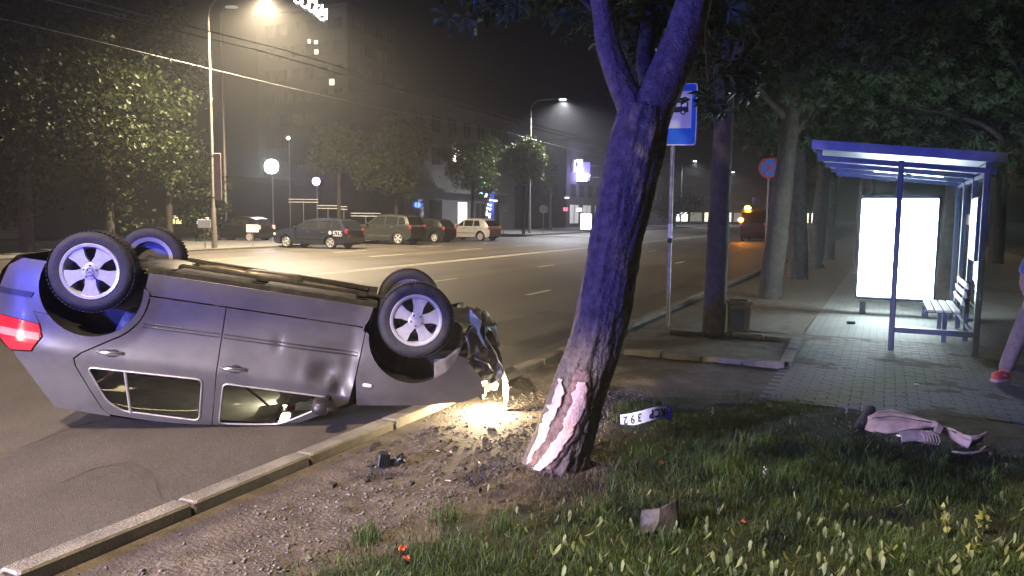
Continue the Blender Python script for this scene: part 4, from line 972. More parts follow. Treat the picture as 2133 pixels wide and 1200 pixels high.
for u, v, w, h_, m in ((359, 452, 22, 5, 'win_lit'), (363, 461, 30, 10, 'win_warm'), (421, 459, 26, 13, 'win_white')):
    p = D(u, v, 56); kk = 56/FPX; t = bpy.data.objects.new('window', None); link(t, lowb)
    t.matrix_parent_inverse = (Matrix.Translation(lowb.location) @ Matrix.Rotation(ROADROT, 4, 'Z')).inverted(); t.location = p
    bb = MB(); bb.box((0, 0, 0), (w*kk, .05, h_*kk)); bb.build('pane', K[m], t); bb = MB(); bb.box((0, -.03, h_*kk/2+.03), (w*kk+.12, .06, .06)); bb.box((0, -.03, -h_*kk/2-.03), (w*kk+.12, .06, .06)); bb.box((w*kk*.1, -.03, 0), (.05, .06, h_*kk)); bb.build('frame', K['black'], t)

# overhead wires along the road
for n, z in ((11.8, 6.3), (12.5, 6.3), (23.6, 8.2)):
    bb = MB(); pts_ = []
    for i in range(81):
        s = -20+2.6*i; pts_.append(RP(s, n, z-.25*math.sin(PI*((s+20) % 37)/37)))
    bb.tube(pts_, .013, 5); tag(bb.build('overhead_wire', K['steel'], None, 'full'), 'thin overhead wire strung along the road, '+('nearer to the wreck than its twin' if n < 12 else 'nearer to the parked cars than its twin') if z < 7 else 'thin cable strung along the far row of lamp posts', 'wire', 'overhead wires' if z < 7 else None)

# small plates on posts by the far kerb
for u, v, lb in ((425, 466, 'small blank notice board on a post beside the tall lamp post'), (525, 476, 'small blank notice board on a post between lamp post and estate car')):
    p = on_line(u, 24.9); zc = D(u, v, p.y).z; t = thing('notice_board', lb, 'sign', (p.x, p.y, .05)); bb = MB(); bb.tube([(0, .03, 0), (0, .03, zc-.1)], .02, 8); bb.build('post', K['galv'], t, True); bb = MB(); bb.box((0, 0, zc-.05), (.62, .03, .38), bev=.01); bb.build('plate', K['sign_white'], t)
# double-bar stands behind the parked cars
for i, (u, v, w, lb) in enumerate(((632, 417, 62, 'behind the estate car roof'), (683, 430, 44, 'below the violet floodlight'), (716, 432, 14, 'right of the violet floodlight'), (762, 446, 62, 'behind the dark off-roader bonnet'))):
    d = 50; p = D(u, v, d); kk = d/FPX; t = thing('double_bar_stand', 'pale double-bar stand '+lb, 'stand', (p.x, p.y, .05)); bb = MB(); bb.tube([(0, 0, 0), (0, 0, p.z-.1)], .03, 8); bb.build('post', K['galv'], t)
    for dz in (0, -.18): bb = MB(); bb.bar((-w*kk/2, -.03, p.z+dz), (w*kk/2, -.03, p.z+dz), .05); bb.build('bar', K['white'], t)
# traffic sign posts across the road
for u, v, lb, rnd_ in ((1132, 437, 'round grey traffic sign back on a post across the road', True), (1048, 434, 'square grey traffic sign back on a post across the road', False)):
    p = on_line(u, 24.8); zc = D(u, v, p.y).z; t = thing('traffic_sign', lb, 'traffic sign', (p.x, p.y, .05)); bb = MB(); bb.tube([(0, 0, 0), (0, 0, zc+.3)], .035, 8); bb.build('post', K['galv'], t)
    bb = MB()
    if rnd_: bb.lathe([(0, .01), (.4, .01), (.4, -.01), (0, -.01)], 20, Matrix.Translation((0, -.04, zc)) @ Matrix.Rotation(PI/2, 4, 'X'))
    else: bb.box((0, -.04, zc), (.7, .02, .7), bev=.01)
    bb.build('plate', K['galv'], t)

# ================================================================== cars standing around
def gen_car(name, label, loc, rz, sil, glass_seg, wins, wb, hw, belt, paint, rad=.31, group=None, cat='car', spokes=5, m_rim=None, lit_tail=False, arch=.37, tumble=.34, cap_h=None):
    """sil: silhouette from rear bottom over the roof to front bottom (x from the rear axle, z)"""
    t = thing(name, label, cat, loc, rz, group)
    x0, x1 = min(p[0] for p in sil), max(p[0] for p in sil)
    def yg(x, z):
        y = hw
        if z > belt: y -= (z-belt)*tumble
        if z < .45: y -= (.45-z)**2*.6
        e = max(0, (x-(x1-.75))/.75); y -= .16*e*e
        e = max(0, ((x0+.6)-x)/.6); y -= .10*e*e
        for ax in (0, wb):
            d = math.hypot(x-ax, z-.33)
            if d < arch+.1: y += .018*max(0, 1-(d-arch)/.1)
        return y
    bot = [(x1-.06, .24)]+arc((wb, .33), arch, -14, 194, 12)+arc((0, .33), arch, -14, 194, 12)
    poly = list(sil)+[p for p in bot]
    ident = lambda x, z: z
    for sd in (1, -1):
        bs = panel('body_side', poly, wins, yg, ident, paint, t, sd, .11, .03)
        for w in wins:
            panel('side_window', w, [], lambda x, z: yg(x, z)-.02, ident, K['glass_dark'], bs, sd, .2, 0)
        for ax in (0, wb):
            b_ = MB(); b_.grid(lambda a, c: (ax+(arch+.004)*math.cos(R(-14+208*a)), sd*(hw-.04-.3*c), .33+(arch+.004)*math.sin(R(-14+208*a))), 14, 1)
            w0 = [(ax+(arch+.004)*math.cos(R(-14+208*i/14)), sd*(hw-.34), .33+(arch+.004)*math.sin(R(-14+208*i/14))) for i in range(15)]; b_.add(w0, [tuple(range(15))]); b_.build('wheel_arch', K['black'], t)
            wheel(t, (ax, sd*(hw-.11), rad), sd, 20+50*(ax > 0), True, rad=rad, rr=rad*.66, spokes=spokes, m_rim=m_rim, fine=False)
        b_ = MB(); fx = wb-.62; b_.blob((fx, sd*(yg(fx, belt)+.1), belt+.08), .06, .1, .07, 3); b_.build('door_mirror', paint, t, 'full')
        for hx in (.42, 1.28):
            b_ = MB(); b_.tube([(hx-.09, sd*(yg(hx, belt-.13)+.012), belt-.13), (hx, sd*(yg(hx, belt-.13)+.025), belt-.13), (hx+.09, sd*(yg(hx, belt-.13)+.012), belt-.13)], .014, 6); b_.build('door_handle', K['chrome'], t)
        b_ = MB(); b_.tube([(.46, sd*(yg(.46, .5)+.004), .52), (1.2, sd*(yg(1.2, .5)+.006), .52), (wb-.46, sd*(yg(wb-.46, .5)+.004), .52)], .016, 6); b_.build('rubbing_strip', K['chrome'] if rad > .33 else K['plastic'], t)
        # lamps
        zt = belt-.08; b_ = MB(); b_.blob((x0+.07, sd*(yg(x0+.1, zt)-.05), zt), .07, .09, .12, 3); b_.build('tail_lamp', K['tail_lit'] if lit_tail else K['tail'], t, 'full')
        b_ = MB(); zf = [p for p in sil if p[0] > x1-.35][0][1]-.06; b_.blob((x1-.13, sd*(yg(x1-.13, zf)-.1), min(.68, zf)), .11, .15, .08, 3); b_.build('headlamp', K['lens'], t, 'full')
    for i in range(len(sil)-1):
        (xa, za), (xb, zb) = sil[i], sil[i+1]; b_ = MB()
        b_.grid(lambda a, c: (xa+(xb-xa)*a, (yg(xa+(xb-xa)*a, za+(zb-za)*a)-.001)*(2*c-1), za+(zb-za)*a+.015*(1-(2*c-1)**2)), 2, 6)
        b_.build('windscreen' if i in glass_seg else 'body_panel', K['glass_dark'] if i in glass_seg else paint, t, True)
    b_ = MB(); b_.box(((x0+x1)/2, 0, .23), (x1-x0-.3, hw*2-.5, .06)); b_.build('underbody', K['black'], t)
    return t
SIL_HATCH = [(-.62, .28), (-.70, .5), (-.68, .8), (-.58, .98), (-.28, 1.36), (.1, 1.46), (.8, 1.49), (1.35, 1.43), (1.95, 1.06), (2.55, .94), (2.95, .80), (3.1, .58), (3.05, .28)]
WIN_HATCH = [rounded([(.02, 1.0), (.55, .98), (.55, 1.36), (.18, 1.36)], .05, 2), rounded([(.62, .98), (1.3, .98), (1.3, 1.36), (.62, 1.38)], .05, 2), rounded([(1.38, .99), (1.82, 1.0), (1.4, 1.33)], .04, 2)]
SIL_WAGON = [(-.88, .3), (-.95, .55), (-.92, .9), (-.84, 1.0), (-.55, 1.38), (-.2, 1.46), (.9, 1.49), (1.45, 1.43), (2.05, 1.04), (2.9, .92), (3.35, .78), (3.48, .55), (3.42, .28)]
WIN_WAGON = [rounded([(-.62, 1.0), (-.08, .98), (-.08, 1.37), (-.42, 1.35)], .05, 2), rounded([(.0, .98), (.72, .97), (.72, 1.38), (.0, 1.38)], .05, 2), rounded([(.8, .97), (1.9, 1.0), (1.42, 1.36), (.8, 1.38)], .05, 2)]
SIL_SUV = [(-.75, .36), (-.84, .6), (-.82, 1.0), (-.74, 1.12), (-.5, 1.58), (-.1, 1.68), (.9, 1.72), (1.45, 1.66), (2.1, 1.2), (2.9, 1.08), (3.38, .95), (3.5, .62), (3.42, .32)]
WIN_SUV = [rounded([(-.5, 1.18), (-.02, 1.14), (-.02, 1.56), (-.32, 1.54)], .05, 2), rounded([(.06, 1.13), (.85, 1.13), (.85, 1.6), (.06, 1.58)], .05, 2), rounded([(.93, 1.13), (1.95, 1.15), (1.48, 1.56), (.93, 1.6)], .05, 2)]
def paintm(n, c, r_=.35, me=.4): return mat(n, c, r_, me, var=.08, coat=.6)
HEAD = math.atan2(N.y, N.x)
def rear_at(u, n): p = on_line(u, n); return (p.x, p.y, ZR)
tk = gen_car('estate_car', 'dark blue estate car with white lettering on its rear side, parked nose in', rear_at(707, 21.0), HEAD+R(6), SIL_WAGON, (3, 7), WIN_WAGON, 2.6, .86, .95, paintm('paint_blue', (.03, .04, .075)), .31, 'cars parked nose in across the road')
text_mesh('KTK', .25, K['white'], 'door_lettering', tk, Matrix.Translation((-.44, .872, .80)) @ Matrix.Rotation(PI, 4, 'Z') @ Matrix.Rotation(PI/2, 4, 'X'), .004, 1.1, .008)
bb = MB(); bb.box((-.44, .874, .66), (.5, .006, .04)); bb.build('door_lettering', K['white'], tk)
bb = MB(); bb.blob((-.02, .885, .80), .09, .004, .1, 2); bb.build('door_emblem', K['white'], tk)
gen_car('off_roader', 'tall dark grey off-roader parked nose in behind the estate car', rear_at(846, 21.3), HEAD+R(2), SIL_SUV, (3, 7), WIN_SUV, 2.65, .9, 1.1, paintm('paint_grey', (.05, .052, .05)), .36, 'cars parked nose in across the road', arch=.41)
gen_car('compact_car', 'black compact car parked between the off-roader and the silver hatchback', rear_at(919, 21.6), HEAD, SIL_HATCH, (3, 7), WIN_HATCH, 2.45, .83, .95, paintm('paint_black', (.018, .02, .02)), .30, 'cars parked nose in across the road')
gen_car('hatchback', 'silver hatchback with many-spoked wheels parked before the shop doorway', rear_at(1014, 20.6), HEAD-R(4), SIL_HATCH, (3, 7), WIN_HATCH, 2.45, .83, .95, paintm('paint_silver', (.62, .6, .6), .38, .3), .31, 'cars parked nose in across the road', spokes=9)
pL = D(556, 500, 46); gen_car('saloon_car', 'almost black car with glowing red tail lamps left of the estate car', (pL.x-.55, pL.y, ZR), HEAD+R(8), SIL_HATCH, (3, 7), WIN_HATCH, 2.45, .83, .95, paintm('paint_black2', (.012, .012, .013)), .30, 'cars parked nose in across the road', lit_tail=True)
# van with amber lights down the road
SIL_VAN = [(-.9, .36), (-1.0, .6), (-.98, 1.3), (-.9, 2.1), (-.6, 2.3), (1.6, 2.34), (2.1, 2.25), (2.75, 1.4), (3.35, 1.1), (3.55, .9), (3.6, .5), (3.5, .3)]
pV = D(1572, 480, 56)
van = gen_car('van', 'far van with amber beacons flashing down the road', (pV.x, pV.y, ZR), math.atan2(A.y, A.x), SIL_VAN, (2, 6), [rounded([(1.5, 1.35), (2.5, 1.4), (2.0, 2.0), (1.5, 2.05)], .06, 2)], 3.0, .95, 1.35, paintm('paint_van', (.04, .035, .03)), .34, cat='van', arch=.4, tumble=.1)
bb = MB(); bb.blob((-.7, .45, 2.42), .16, .22, .14, 2.4); bb.build('beacon', K['bulb_amber'], van, 'full'); bb = MB(); bb.blob((-1.02, .85, 1.55), .06, .18, .14, 2.4); bb.build('beacon', K['bulb_amber'], van, 'full')
point('beacon_light', (-1.6, .4, 2.5), 50, (1, .35, .03), .2, van)
# patrol car behind on the left: its headlamps and blue beacon light the wreck and the tree
PH = math.atan2(A.y, A.x)-R(12); pP = RP(-4.9, 2.75)
pat = gen_car('patrol_car', 'white patrol estate with lit headlamps and blue beacon behind the wreck', (pP.x, pP.y, ZR), PH, SIL_WAGON, (3, 7), WIN_WAGON, 2.6, .86, .95, paintm('paint_white', (.7, .7, .7), .35, 0), .31)
bb = MB(); bb.box((.9, 0, 1.54), (.28, 1.1, .06), bev=.02); bb.build('beacon_base', K['black'], pat)
for sd in (1, -1):
    bb = MB(); bb.blob((.9, sd*.36, 1.62), .12, .2, .07, 3); bb.build('beacon', K['bulb_blue'], pat, 'full')
    bb = MB(); bb.blob((3.44, sd*.58, .67), .03, .1, .06, 3); bb.build('headlamp_glass', K['bulb'], pat, 'full')
    spot('headlamp_light', (3.56, sd*.58, .67), (13.5, sd*.5-2.2, -.55), P_HEAD, C_HEAD, 96, .45, .05, pat, 1, .17)
point('beacon_light', (1.0, 0, 1.95), P_BLUE, C_BLUE, .12, pat)

# ================================================================== bus shelter
SH = G(2030, 747); sh = thing('bus_shelter', 'glass bus shelter with a glowing poster end and slatted bench', 'bus shelter', (SH.x, SH.y, .02), ROADROT)
def sp_(n, s, z): return Vector((-n, s, z))            # local: n towards the road, s along it
def roofz(n): return 2.37+.105*n
FD = K['frame_dark']; SL = 4.15
for n, s in ((0, 0), (.95, 0), (0, 1.38), (0, 2.76), (0, SL)):
    bb = MB(); bb.box(sp_(n, s, roofz(n)/2), (.07, .07, roofz(n)), bev=.012); bb.build('post', FD, sh)
for s in (0, 1.38, 2.76, SL):
    bb = MB(); bb.bar(sp_(-.1, s, roofz(-.1)-.05), sp_(1.95, s, roofz(1.95)-.05), .05, .07); bb.build('roof_beam', FD, sh)
for n in (0, 1.92):
    bb = MB(); bb.bar(sp_(n, -.1, roofz(n)+.0), sp_(n, SL+.1, roofz(n)+.0), .06, .07); bb.build('roof_rail', FD, sh)
bb = MB(); vs = [sp_(-.18, -.18, roofz(-.18)+.05), sp_(2.02, -.18, roofz(2.02)+.05), sp_(2.02, SL+.18, roofz(2.02)+.05), sp_(-.18, SL+.18, roofz(-.18)+.05)]
bb.add(vs+[v+Vector((0, 0, .12)) for v in vs], [(0, 1, 2, 3), (4, 5, 6, 7), (0, 1, 5, 4), (1, 2, 6, 5), (2, 3, 7, 6), (3, 0, 4, 7)]); rf = bb.build('roof', mat('roof_fascia', (.16, .2, .34), .45, .2), sh)
for z in (.28,):
    bb = MB(); bb.bar(sp_(.035, 0, z), sp_(.915, 0, z), .05, .07); bb.build('end_rail', FD, sh)
for s0, s1 in ((0.04, 1.34), (1.42, 2.72), (2.8, 4.11)):
    for z in (.25, 2.28): bb = MB(); bb.bar(sp_(0, s0, z), sp_(0, s1, z), .045, .05); bb.build('wall_rail', FD, sh)
    bb = MB(); bb.box(sp_(0, (s0+s1)/2, 1.265), (.008, s1-s0-.02, 1.95)); bb.build('wall_pane', K['glass_clear'], sh)
bb = MB(); bb.box(sp_(.475, 0, 1.33), (.86, .008, 2.0)); bb.build('end_pane', K['glass_clear'], sh)
# glowing poster case at the far end
bb = MB(); bb.box(sp_(.9, SL-.05, 1.2), (1.28, .2, 1.86), bev=.03); pc = bb.build('poster_case', FD, sh)
bb = MB(); bb.box(sp_(.9, SL-.155, 1.195), (1.2, .02, 1.74)); bb.build('poster', K['poster'], pc)
bb = MB(); bb.box(sp_(.9, SL+.055, 1.195), (1.2, .02, 1.74)); bb.build('poster', K['poster'], pc)
for n in (.4, 1.4): bb = MB(); bb.box(sp_(n, SL-.05, .11), (.1, .14, .22)); bb.build('case_foot', FD, pc)
# lit timetable on the back wall, glowing bars standing in for poster reflections under the roof
bb = MB(); bb.box(sp_(.045, .46, 1.6), (.05, .62, .82), bev=.01); tt = bb.build('timetable_case', FD, sh); bb = MB(); bb.box(sp_(.074, .46, 1.6), (.012, .56, .76)); bb.build('timetable', K['tube'], tt)
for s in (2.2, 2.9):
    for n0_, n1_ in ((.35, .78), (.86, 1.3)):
        bb = MB(); bb.tube([sp_(n0_, s, roofz(n0_)-.035), sp_(n1_, s, roofz(n1_)-.035)], .022, 8); bb.build('roof_reflection', K['tube'], sh, True)
bh = thing('bench', 'pale slatted bench under the bus shelter roof', 'bench', (SH.x, SH.y, .02), ROADROT)
for k in range(4): bb = MB(); bb.box(sp_(.15+.105*k, 1.7, .45), (.085, 1.5, .035), bev=.008); bb.build('seat_slat', K['white'], bh)
for k in range(3):
    bb = MB(); bb.box(sp_(.085-.02*k, 1.7, .58+.115*k), (.03, 1.5, .085), Matrix.Rotation(-.18, 3, 'Y'), bev=.008); bb.build('back_slat', K['white'], bh)
for s in (1.15, 2.25):
    bb = MB(); bb.bar(sp_(.08, s, .42), sp_(.54, s, .42), .04, .03); bb.bar(sp_(.1, s, .42), sp_(.04, s, .88), .03, .03); bb.box(sp_(.28, s, .21), (.06, .05, .42)); bb.build('bench_bracket', FD, bh)

# ================================================================== signs by the stop
pS = G(1390, 681); sgn = thing('bus_stop_sign', 'blue bus stop sign with white field and black bus on a grey post', 'traffic sign', (pS.x, pS.y, 0), ROADROT+R(14))
lean = .0
bb = MB(); bb.tube([(0, .05, -.05), (0, .05, 3.7)], .03, 12); bb.build('post', K['galv'], sgn, True)
bb = MB(); bb.lathe([(.034, 1.41), (.034, 1.63)], 12, Matrix.Translation((0, .05, 0))); bb.build('reflective_band', K['sign_white'], sgn, True)
bb = MB(); bb.lathe([(.038, 1.33), (.038, 1.40)], 12, Matrix.Translation((0, .05, 0))); bb.build('band_clamp', K['black'], sgn, True)
W_, H_, zc = .66, .94, 3.31
def rrect(w, h_, r_): return rounded([(-w/2, -h_/2), (w/2, -h_/2), (w/2, h_/2), (-w/2, h_/2)], r_, 5)
Mf = Matrix.Translation((0.02, 0, zc)) @ Matrix.Rotation(PI/2, 4, 'X')
bb = MB(); bb.prism(rrect(W_, H_, .05), -.012, .008, Mf); pn = bb.build('panel', K['sign_white'], sgn)
bb = MB(); bb.prism(rrect(W_-.035, H_-.035, .04), .009, .011, Mf); bb.build('blue_field', K['sign_blue'], pn)
bb = MB(); bb.prism([(x, y+.07) for x, y in rrect(W_-.16, .56, .01)], .012, .014, Mf); bb.build('white_field', K['sign_white'], pn)
bus = [(-.2, .0), (.2, .0), (.2, .03), (.195, .14), (.185, .17), (-.19, .17), (-.2, .12)]
bb = MB(); bb.prism([(x+.0, y+.03) for x, y in bus], .015, .017, Mf); bb.build('bus_symbol', K['ink'], pn)
for k in range(4): bb = MB(); bb.prism([(x-.14+.092*k, y+.145) for x, y in rrect(.075, .06, .008)], .018, .0195, Mf); bb.build('bus_symbol_window', K['sign_white'], pn)
for xx in (-.11, .12):
    bb = MB(); bb.lathe([(0, .02), (.04, .02), (.04, .015)], 16, Mf @ Matrix.Translation((xx, .03, 0))); bb.build('bus_symbol_wheel', K['ink'], pn); bb = MB(); bb.lathe([(0, .022), (.022, .022), (.022, .02)], 14, Mf @ Matrix.Translation((xx, .03, 0))); bb.build('bus_symbol_hub', K['sign_white'], pn)
pN = D(1603, 350, 22.5); ns = thing('no_stopping_sign', 'round blue no-stopping sign with red ring and cross half behind a tree', 'traffic sign', (pN.x, pN.y, 0), ROADROT+R(20))
bb = MB(); bb.tube([(0, .05, -.05), (0, .05, pN.z+.3)], .03, 10); bb.build('post', K['galv'], ns, True)
Mf = Matrix.Translation((0, 0, pN.z)) @ Matrix.Rotation(PI/2, 4, 'X')
bb = MB(); bb.lathe([(0, -.01), (.31, -.01), (.31, .005), (0, .005)], 32, Mf); disc = bb.build('panel', K['sign_red'], ns)
bb = MB(); bb.lathe([(0, .009), (.25, .009), (.25, .006)], 32, Mf); bb.build('blue_field', K['sign_blue'], disc)
for a in (45, -45): bb = MB(); bb.box((0, 0, .0115+.0015*(a > 0)), (.5, .055, .003), Matrix.Rotation(R(a), 3, 'Z')); bb.v = [tuple(Mf @ Vector(v)) for v in bb.v]; bb.build('red_bar', K['sign_red'], disc)

# litter bin
pB = G(1536, 698); bn = thing('litter_bin', 'low square concrete litter bin behind the second tree', 'litter bin', (pB.x, pB.y, 0), R(-10))
bb = MB(); bb.box((0, 0, .24), (.30, .30, .48), taper=1.08, bev=.02); body = bb.build('bin_body', K['concrete'], bn)
bb = MB(); bb.box((-.03, -.155, .26), (.2, .012, .3), bev=.004); bb.build('front_plate', K['frame_dark'], bn)
for dx, dy, w, d in ((0, -.15, .36, .05), (0, .15, .36, .05), (-.155, 0, .05, .25), (.155, 0, .05, .25)): bb = MB(); bb.box((dx, dy, .5), (w, d, .05), bev=.008); bb.build('bin_rim', K['concrete'], bn)
bb = MB(); bb.box((0, 0, .484), (.26, .25, .006)); bb.build('bin_liner', K['black'], bn)
# tree pit edging stones
FL, FR_, BR, BL = G(1300, 738), G(1636, 766), G(1660, 713), G(1395, 695)
pit = thing('tree_pit_edging', 'worn concrete edging round the pit of the street tree by the bin', 'edging', (FL.x, FL.y, 0))
for a, c, k in ((FL, FR_, 4), (FR_, BR, 2), (BR, BL, 4)):
    for i in range(k):
        p, q = a.lerp(c, (i+.02)/k)-FL, a.lerp(c, (i+.98)/k)-FL; bb = MB(); z = .012+rnd.uniform(-.012, .012); bb.bar(p+Vector((0, 0, z)), q+Vector((0, 0, z+rnd.uniform(-.015, .015))), .13, .12); bb.build('edging_stone', K['concrete_dark'], pit)

# ================================================================== person walking past the shelter
def skinned(name, nodes, edges, root, m, parent, sub=2):
    ks = list(nodes); me = bpy.data.meshes.new(name); me.from_pydata([nodes[k][0] for k in ks], [(ks.index(a), ks.index(b_)) for a, b_ in edges], [])
    o = bpy.data.objects.new(name, me); COL.objects.link(o)
    md = o.modifiers.new('skin', 'SKIN'); md.use_smooth_shade = True; md.branch_smoothing = .4
    sk = me.skin_vertices[0].data if me.skin_vertices else None
    if sk is None:
        bm = bmesh.new(); bm.from_mesh(me); bm.verts.layers.skin.verify(); bm.to_mesh(me); bm.free(); sk = me.skin_vertices[0].data
    for i, k in enumerate(ks):
        r_ = nodes[k][1]; sk[i].radius = r_ if isinstance(r_, tuple) else (r_, r_); sk[i].use_root = (k == root)
    o.modifiers.new('sub', 'SUBSURF').levels = sub; o.modifiers['sub'].render_levels = sub
    dg = bpy.context.evaluated_depsgraph_get(); dg.update(); nm = bpy.data.meshes.new_from_object(o.evaluated_get(dg)); bpy.data.objects.remove(o)
    nm.name = name; nm.materials.clear(); r2 = meshobj(name, nm, m, parent, True); return r2
pF = G(2076, 797)
K['skin'] = mat('skin', (.5, .27, .19), .55, var=.1); K['trousers'] = mat('trousers', (.26, .225, .2), .9, var=.25, vs=12, bump=.3, bs=25)
K['shirt'] = mat('shirt', (.12, .16, .38), .85, vs=22, c2=(.35, .38, .5), bump=.2); K['sleeve'] = mat('sleeve', (.3, .3, .36), .85, var=.1); K['hair'] = mat('hair', (.06, .04, .03), .7)
K['shoe'] = mat('shoe', (.8, .16, .1), .6, vs=20, var=.2); K['sole'] = mat('sole', (.75, .55, .5), .6)
pe = thing('person', 'person in patterned blue shirt, grey trousers and orange trainers striding past the shelter', 'person', (pF.x, pF.y, .03))
J = {'pel': ((.36, 0, .86), (.15, .105)), 'ab': ((.37, 0, 1.0), (.145, .10)), 'ch': ((.39, 0, 1.2), (.165, .11)), 'sh': ((.385, 0, 1.315), (.12, .085)), 'nk': ((.375, -.01, 1.37), .05), 'n2': ((.365, -.02, 1.42), .052), 'hd': ((.355, -.035, 1.49), (.078, .09)), 'ht': ((.355, -.025, 1.57), (.07, .08)),
     'hl': ((.29, -.04, .82), .092), 'kl': ((.15, -.06, .46), .062), 'al': ((.055, -.02, .09), .04), 'hr': ((.43, .06, .82), .092), 'kr': ((.52, .0, .46), .062), 'ar': ((.50, .02, .09), .04),
     's1': ((.235, -.03, 1.29), .062), 'e1': ((.175, -.05, 1.04), .044), 'w1': ((.225, -.12, .82), .03), 's2': ((.55, .03, 1.29), .062), 'e2': ((.62, .06, 1.04), .044), 'w2': ((.62, -.05, .82), .03)}
J['p1'] = ((.25, -.15, .765), (.026, .036)); J['p2'] = ((.615, -.09, .765), (.026, .036))
ED = [('pel', 'ab'), ('ab', 'ch'), ('ch', 'sh'), ('sh', 'nk'), ('nk', 'n2'), ('n2', 'hd'), ('hd', 'ht'), ('pel', 'hl'), ('hl', 'kl'), ('kl', 'al'), ('pel', 'hr'), ('hr', 'kr'), ('kr', 'ar'), ('sh', 's1'), ('s1', 'e1'), ('e1', 'w1'), ('w1', 'p1'), ('sh', 's2'), ('s2', 'e2'), ('e2', 'w2'), ('w2', 'p2')]
for q, (px_, sgn_) in enumerate(((J['p1'][0], 1), (J['p2'][0], -1))):
    c = Vector(px_); pn_ = 'p%d' % (q+1)
    for f, (dx, ln) in enumerate(((-.024, .062), (-.008, .072), (.009, .068), (.024, .055))):
        a, b2, c2 = 'f%d%da' % (q, f), 'f%d%db' % (q, f), 'f%d%dc' % (q, f)
        J[a] = ((c.x+dx*.9, c.y-.012, c.z-.03), .0095); J[b2] = ((c.x+dx+.004, c.y-.03, c.z-.03-ln*.55), .009); J[c2] = ((c.x+dx+.012, c.y-.022, c.z-.03-ln), .0075)
        ED += [(pn_, a), (a, b2), (b2, c2)]
    J['t%da' % q] = ((c.x+.034*sgn_, c.y-.025, c.z+.005), .011); J['t%db' % q] = ((c.x+.045*sgn_, c.y-.045, c.z-.03), .009); ED += [(pn_, 't%da' % q), ('t%da' % q, 't%db' % q)]
body = skinned('body', J, ED, 'pel', K['skin'], pe)
skinned('trousers', {'w': ((.365, 0, .93), (.168, .122)), 'p': ((.36, 0, .85), (.172, .128)), 'hl': ((.285, -.04, .76), .108), 'ml': ((.21, -.055, .6), .098), 'kl': ((.148, -.06, .45), .088), 'cl': ((.095, -.035, .24), .08), 'al': ((.062, -.02, .09), .074), 'hr': ((.435, .05, .76), .108), 'mr': ((.49, .02, .6), .098), 'kr': ((.52, .0, .45), .088), 'cr': ((.51, .015, .24), .08), 'ar': ((.50, .02, .09), .074)},
        [('w', 'p'), ('p', 'hl'), ('hl', 'ml'), ('ml', 'kl'), ('kl', 'cl'), ('cl', 'al'), ('p', 'hr'), ('hr', 'mr'), ('mr', 'kr'), ('kr', 'cr'), ('cr', 'ar')], 'p', K['trousers'], pe)
skinned('shirt', {'w': ((.362, 0, .88), (.185, .135)), 'ab': ((.37, 0, 1.0), (.17, .128)), 'ch': ((.39, 0, 1.19), (.185, .135)), 'sh': ((.385, 0, 1.31), (.135, .1)), 'n': ((.378, -.01, 1.365), .068), 's1': ((.24, -.03, 1.285), .082), 'm1': ((.19, -.042, 1.13), .076), 's2': ((.545, .03, 1.285), .082), 'm2': ((.6, .05, 1.13), .076)},
        [('w', 'ab'), ('ab', 'ch'), ('ch', 'sh'), ('sh', 'n'), ('sh', 's1'), ('s1', 'm1'), ('sh', 's2'), ('s2', 'm2')], 'ch', K['shirt'], pe)
bb = MB(); bb.blob((.36, -.005, 1.565), .088, .098, .085, 2.2); bb.blob((.37, .02, 1.52), .084, .085, .08, 2.2); bb.build('hair', K['hair'], pe, 'full')
fx = Vector((.35, -.125, 1.5))
for dx in (-.03, .026): bb = MB(); bb.blob((fx.x+dx, fx.y+.008, fx.z+.005), .012, .008, .008, 2, 10, 6); bb.build('eye', K['ink'], body, 'full')
bb = MB(); bb.blob((fx.x-.004, fx.y-.008, fx.z-.02), .012, .02, .024, 2, 10, 6); bb.build('nose', K['skin'], body, 'full')
bb = MB(); bb.blob((fx.x-.003, fx.y+.004, fx.z-.055), .024, .008, .007, 2, 10, 6); bb.build('mouth', mat('lips', (.35, .12, .1), .5), body, 'full')
for dx in (-.085, .085): bb = MB(); bb.blob((.355+dx, -.03, 1.495), .012, .022, .032, 2, 10, 6); bb.build('ear', K['skin'], body, 'full')
bb = MB(); bb.tube([(.222+.036*math.cos(a*PI/6), -.113+.036*math.sin(a*PI/6), .845) for a in range(12)], .011, 6, closed=True); bb.build('wrist_watch', K['black'], pe, True)
for ax, ay, tw in ((.055, -.03, .45), (.50, .0, .3)):
    b_ = MB(); b_.blob((ax-.055, ay-.03, .06), .135, .05, .05, 2.6, 18, 10, Matrix.Rotation(tw, 3, 'Z')); b_.blob((ax, ay, .085), .055, .046, .06, 2.4, 14, 8); so_ = b_.build('shoe', K['shoe'], pe, 'full')
    b_ = MB(); b_.blob((ax-.055, ay-.03, .016), .145, .055, .022, 3.2, 18, 6, Matrix.Rotation(tw, 3, 'Z')); b_.build('sole', K['sole'], so_, 'full')
    b_ = MB(); b_.tube([(ax-.12, ay-.085, .05), (ax-.05, ay-.085, .075), (ax, ay-.07, .05)], .009, 6); b_.build('shoe_stripe', K['sole'], so_, 'full')

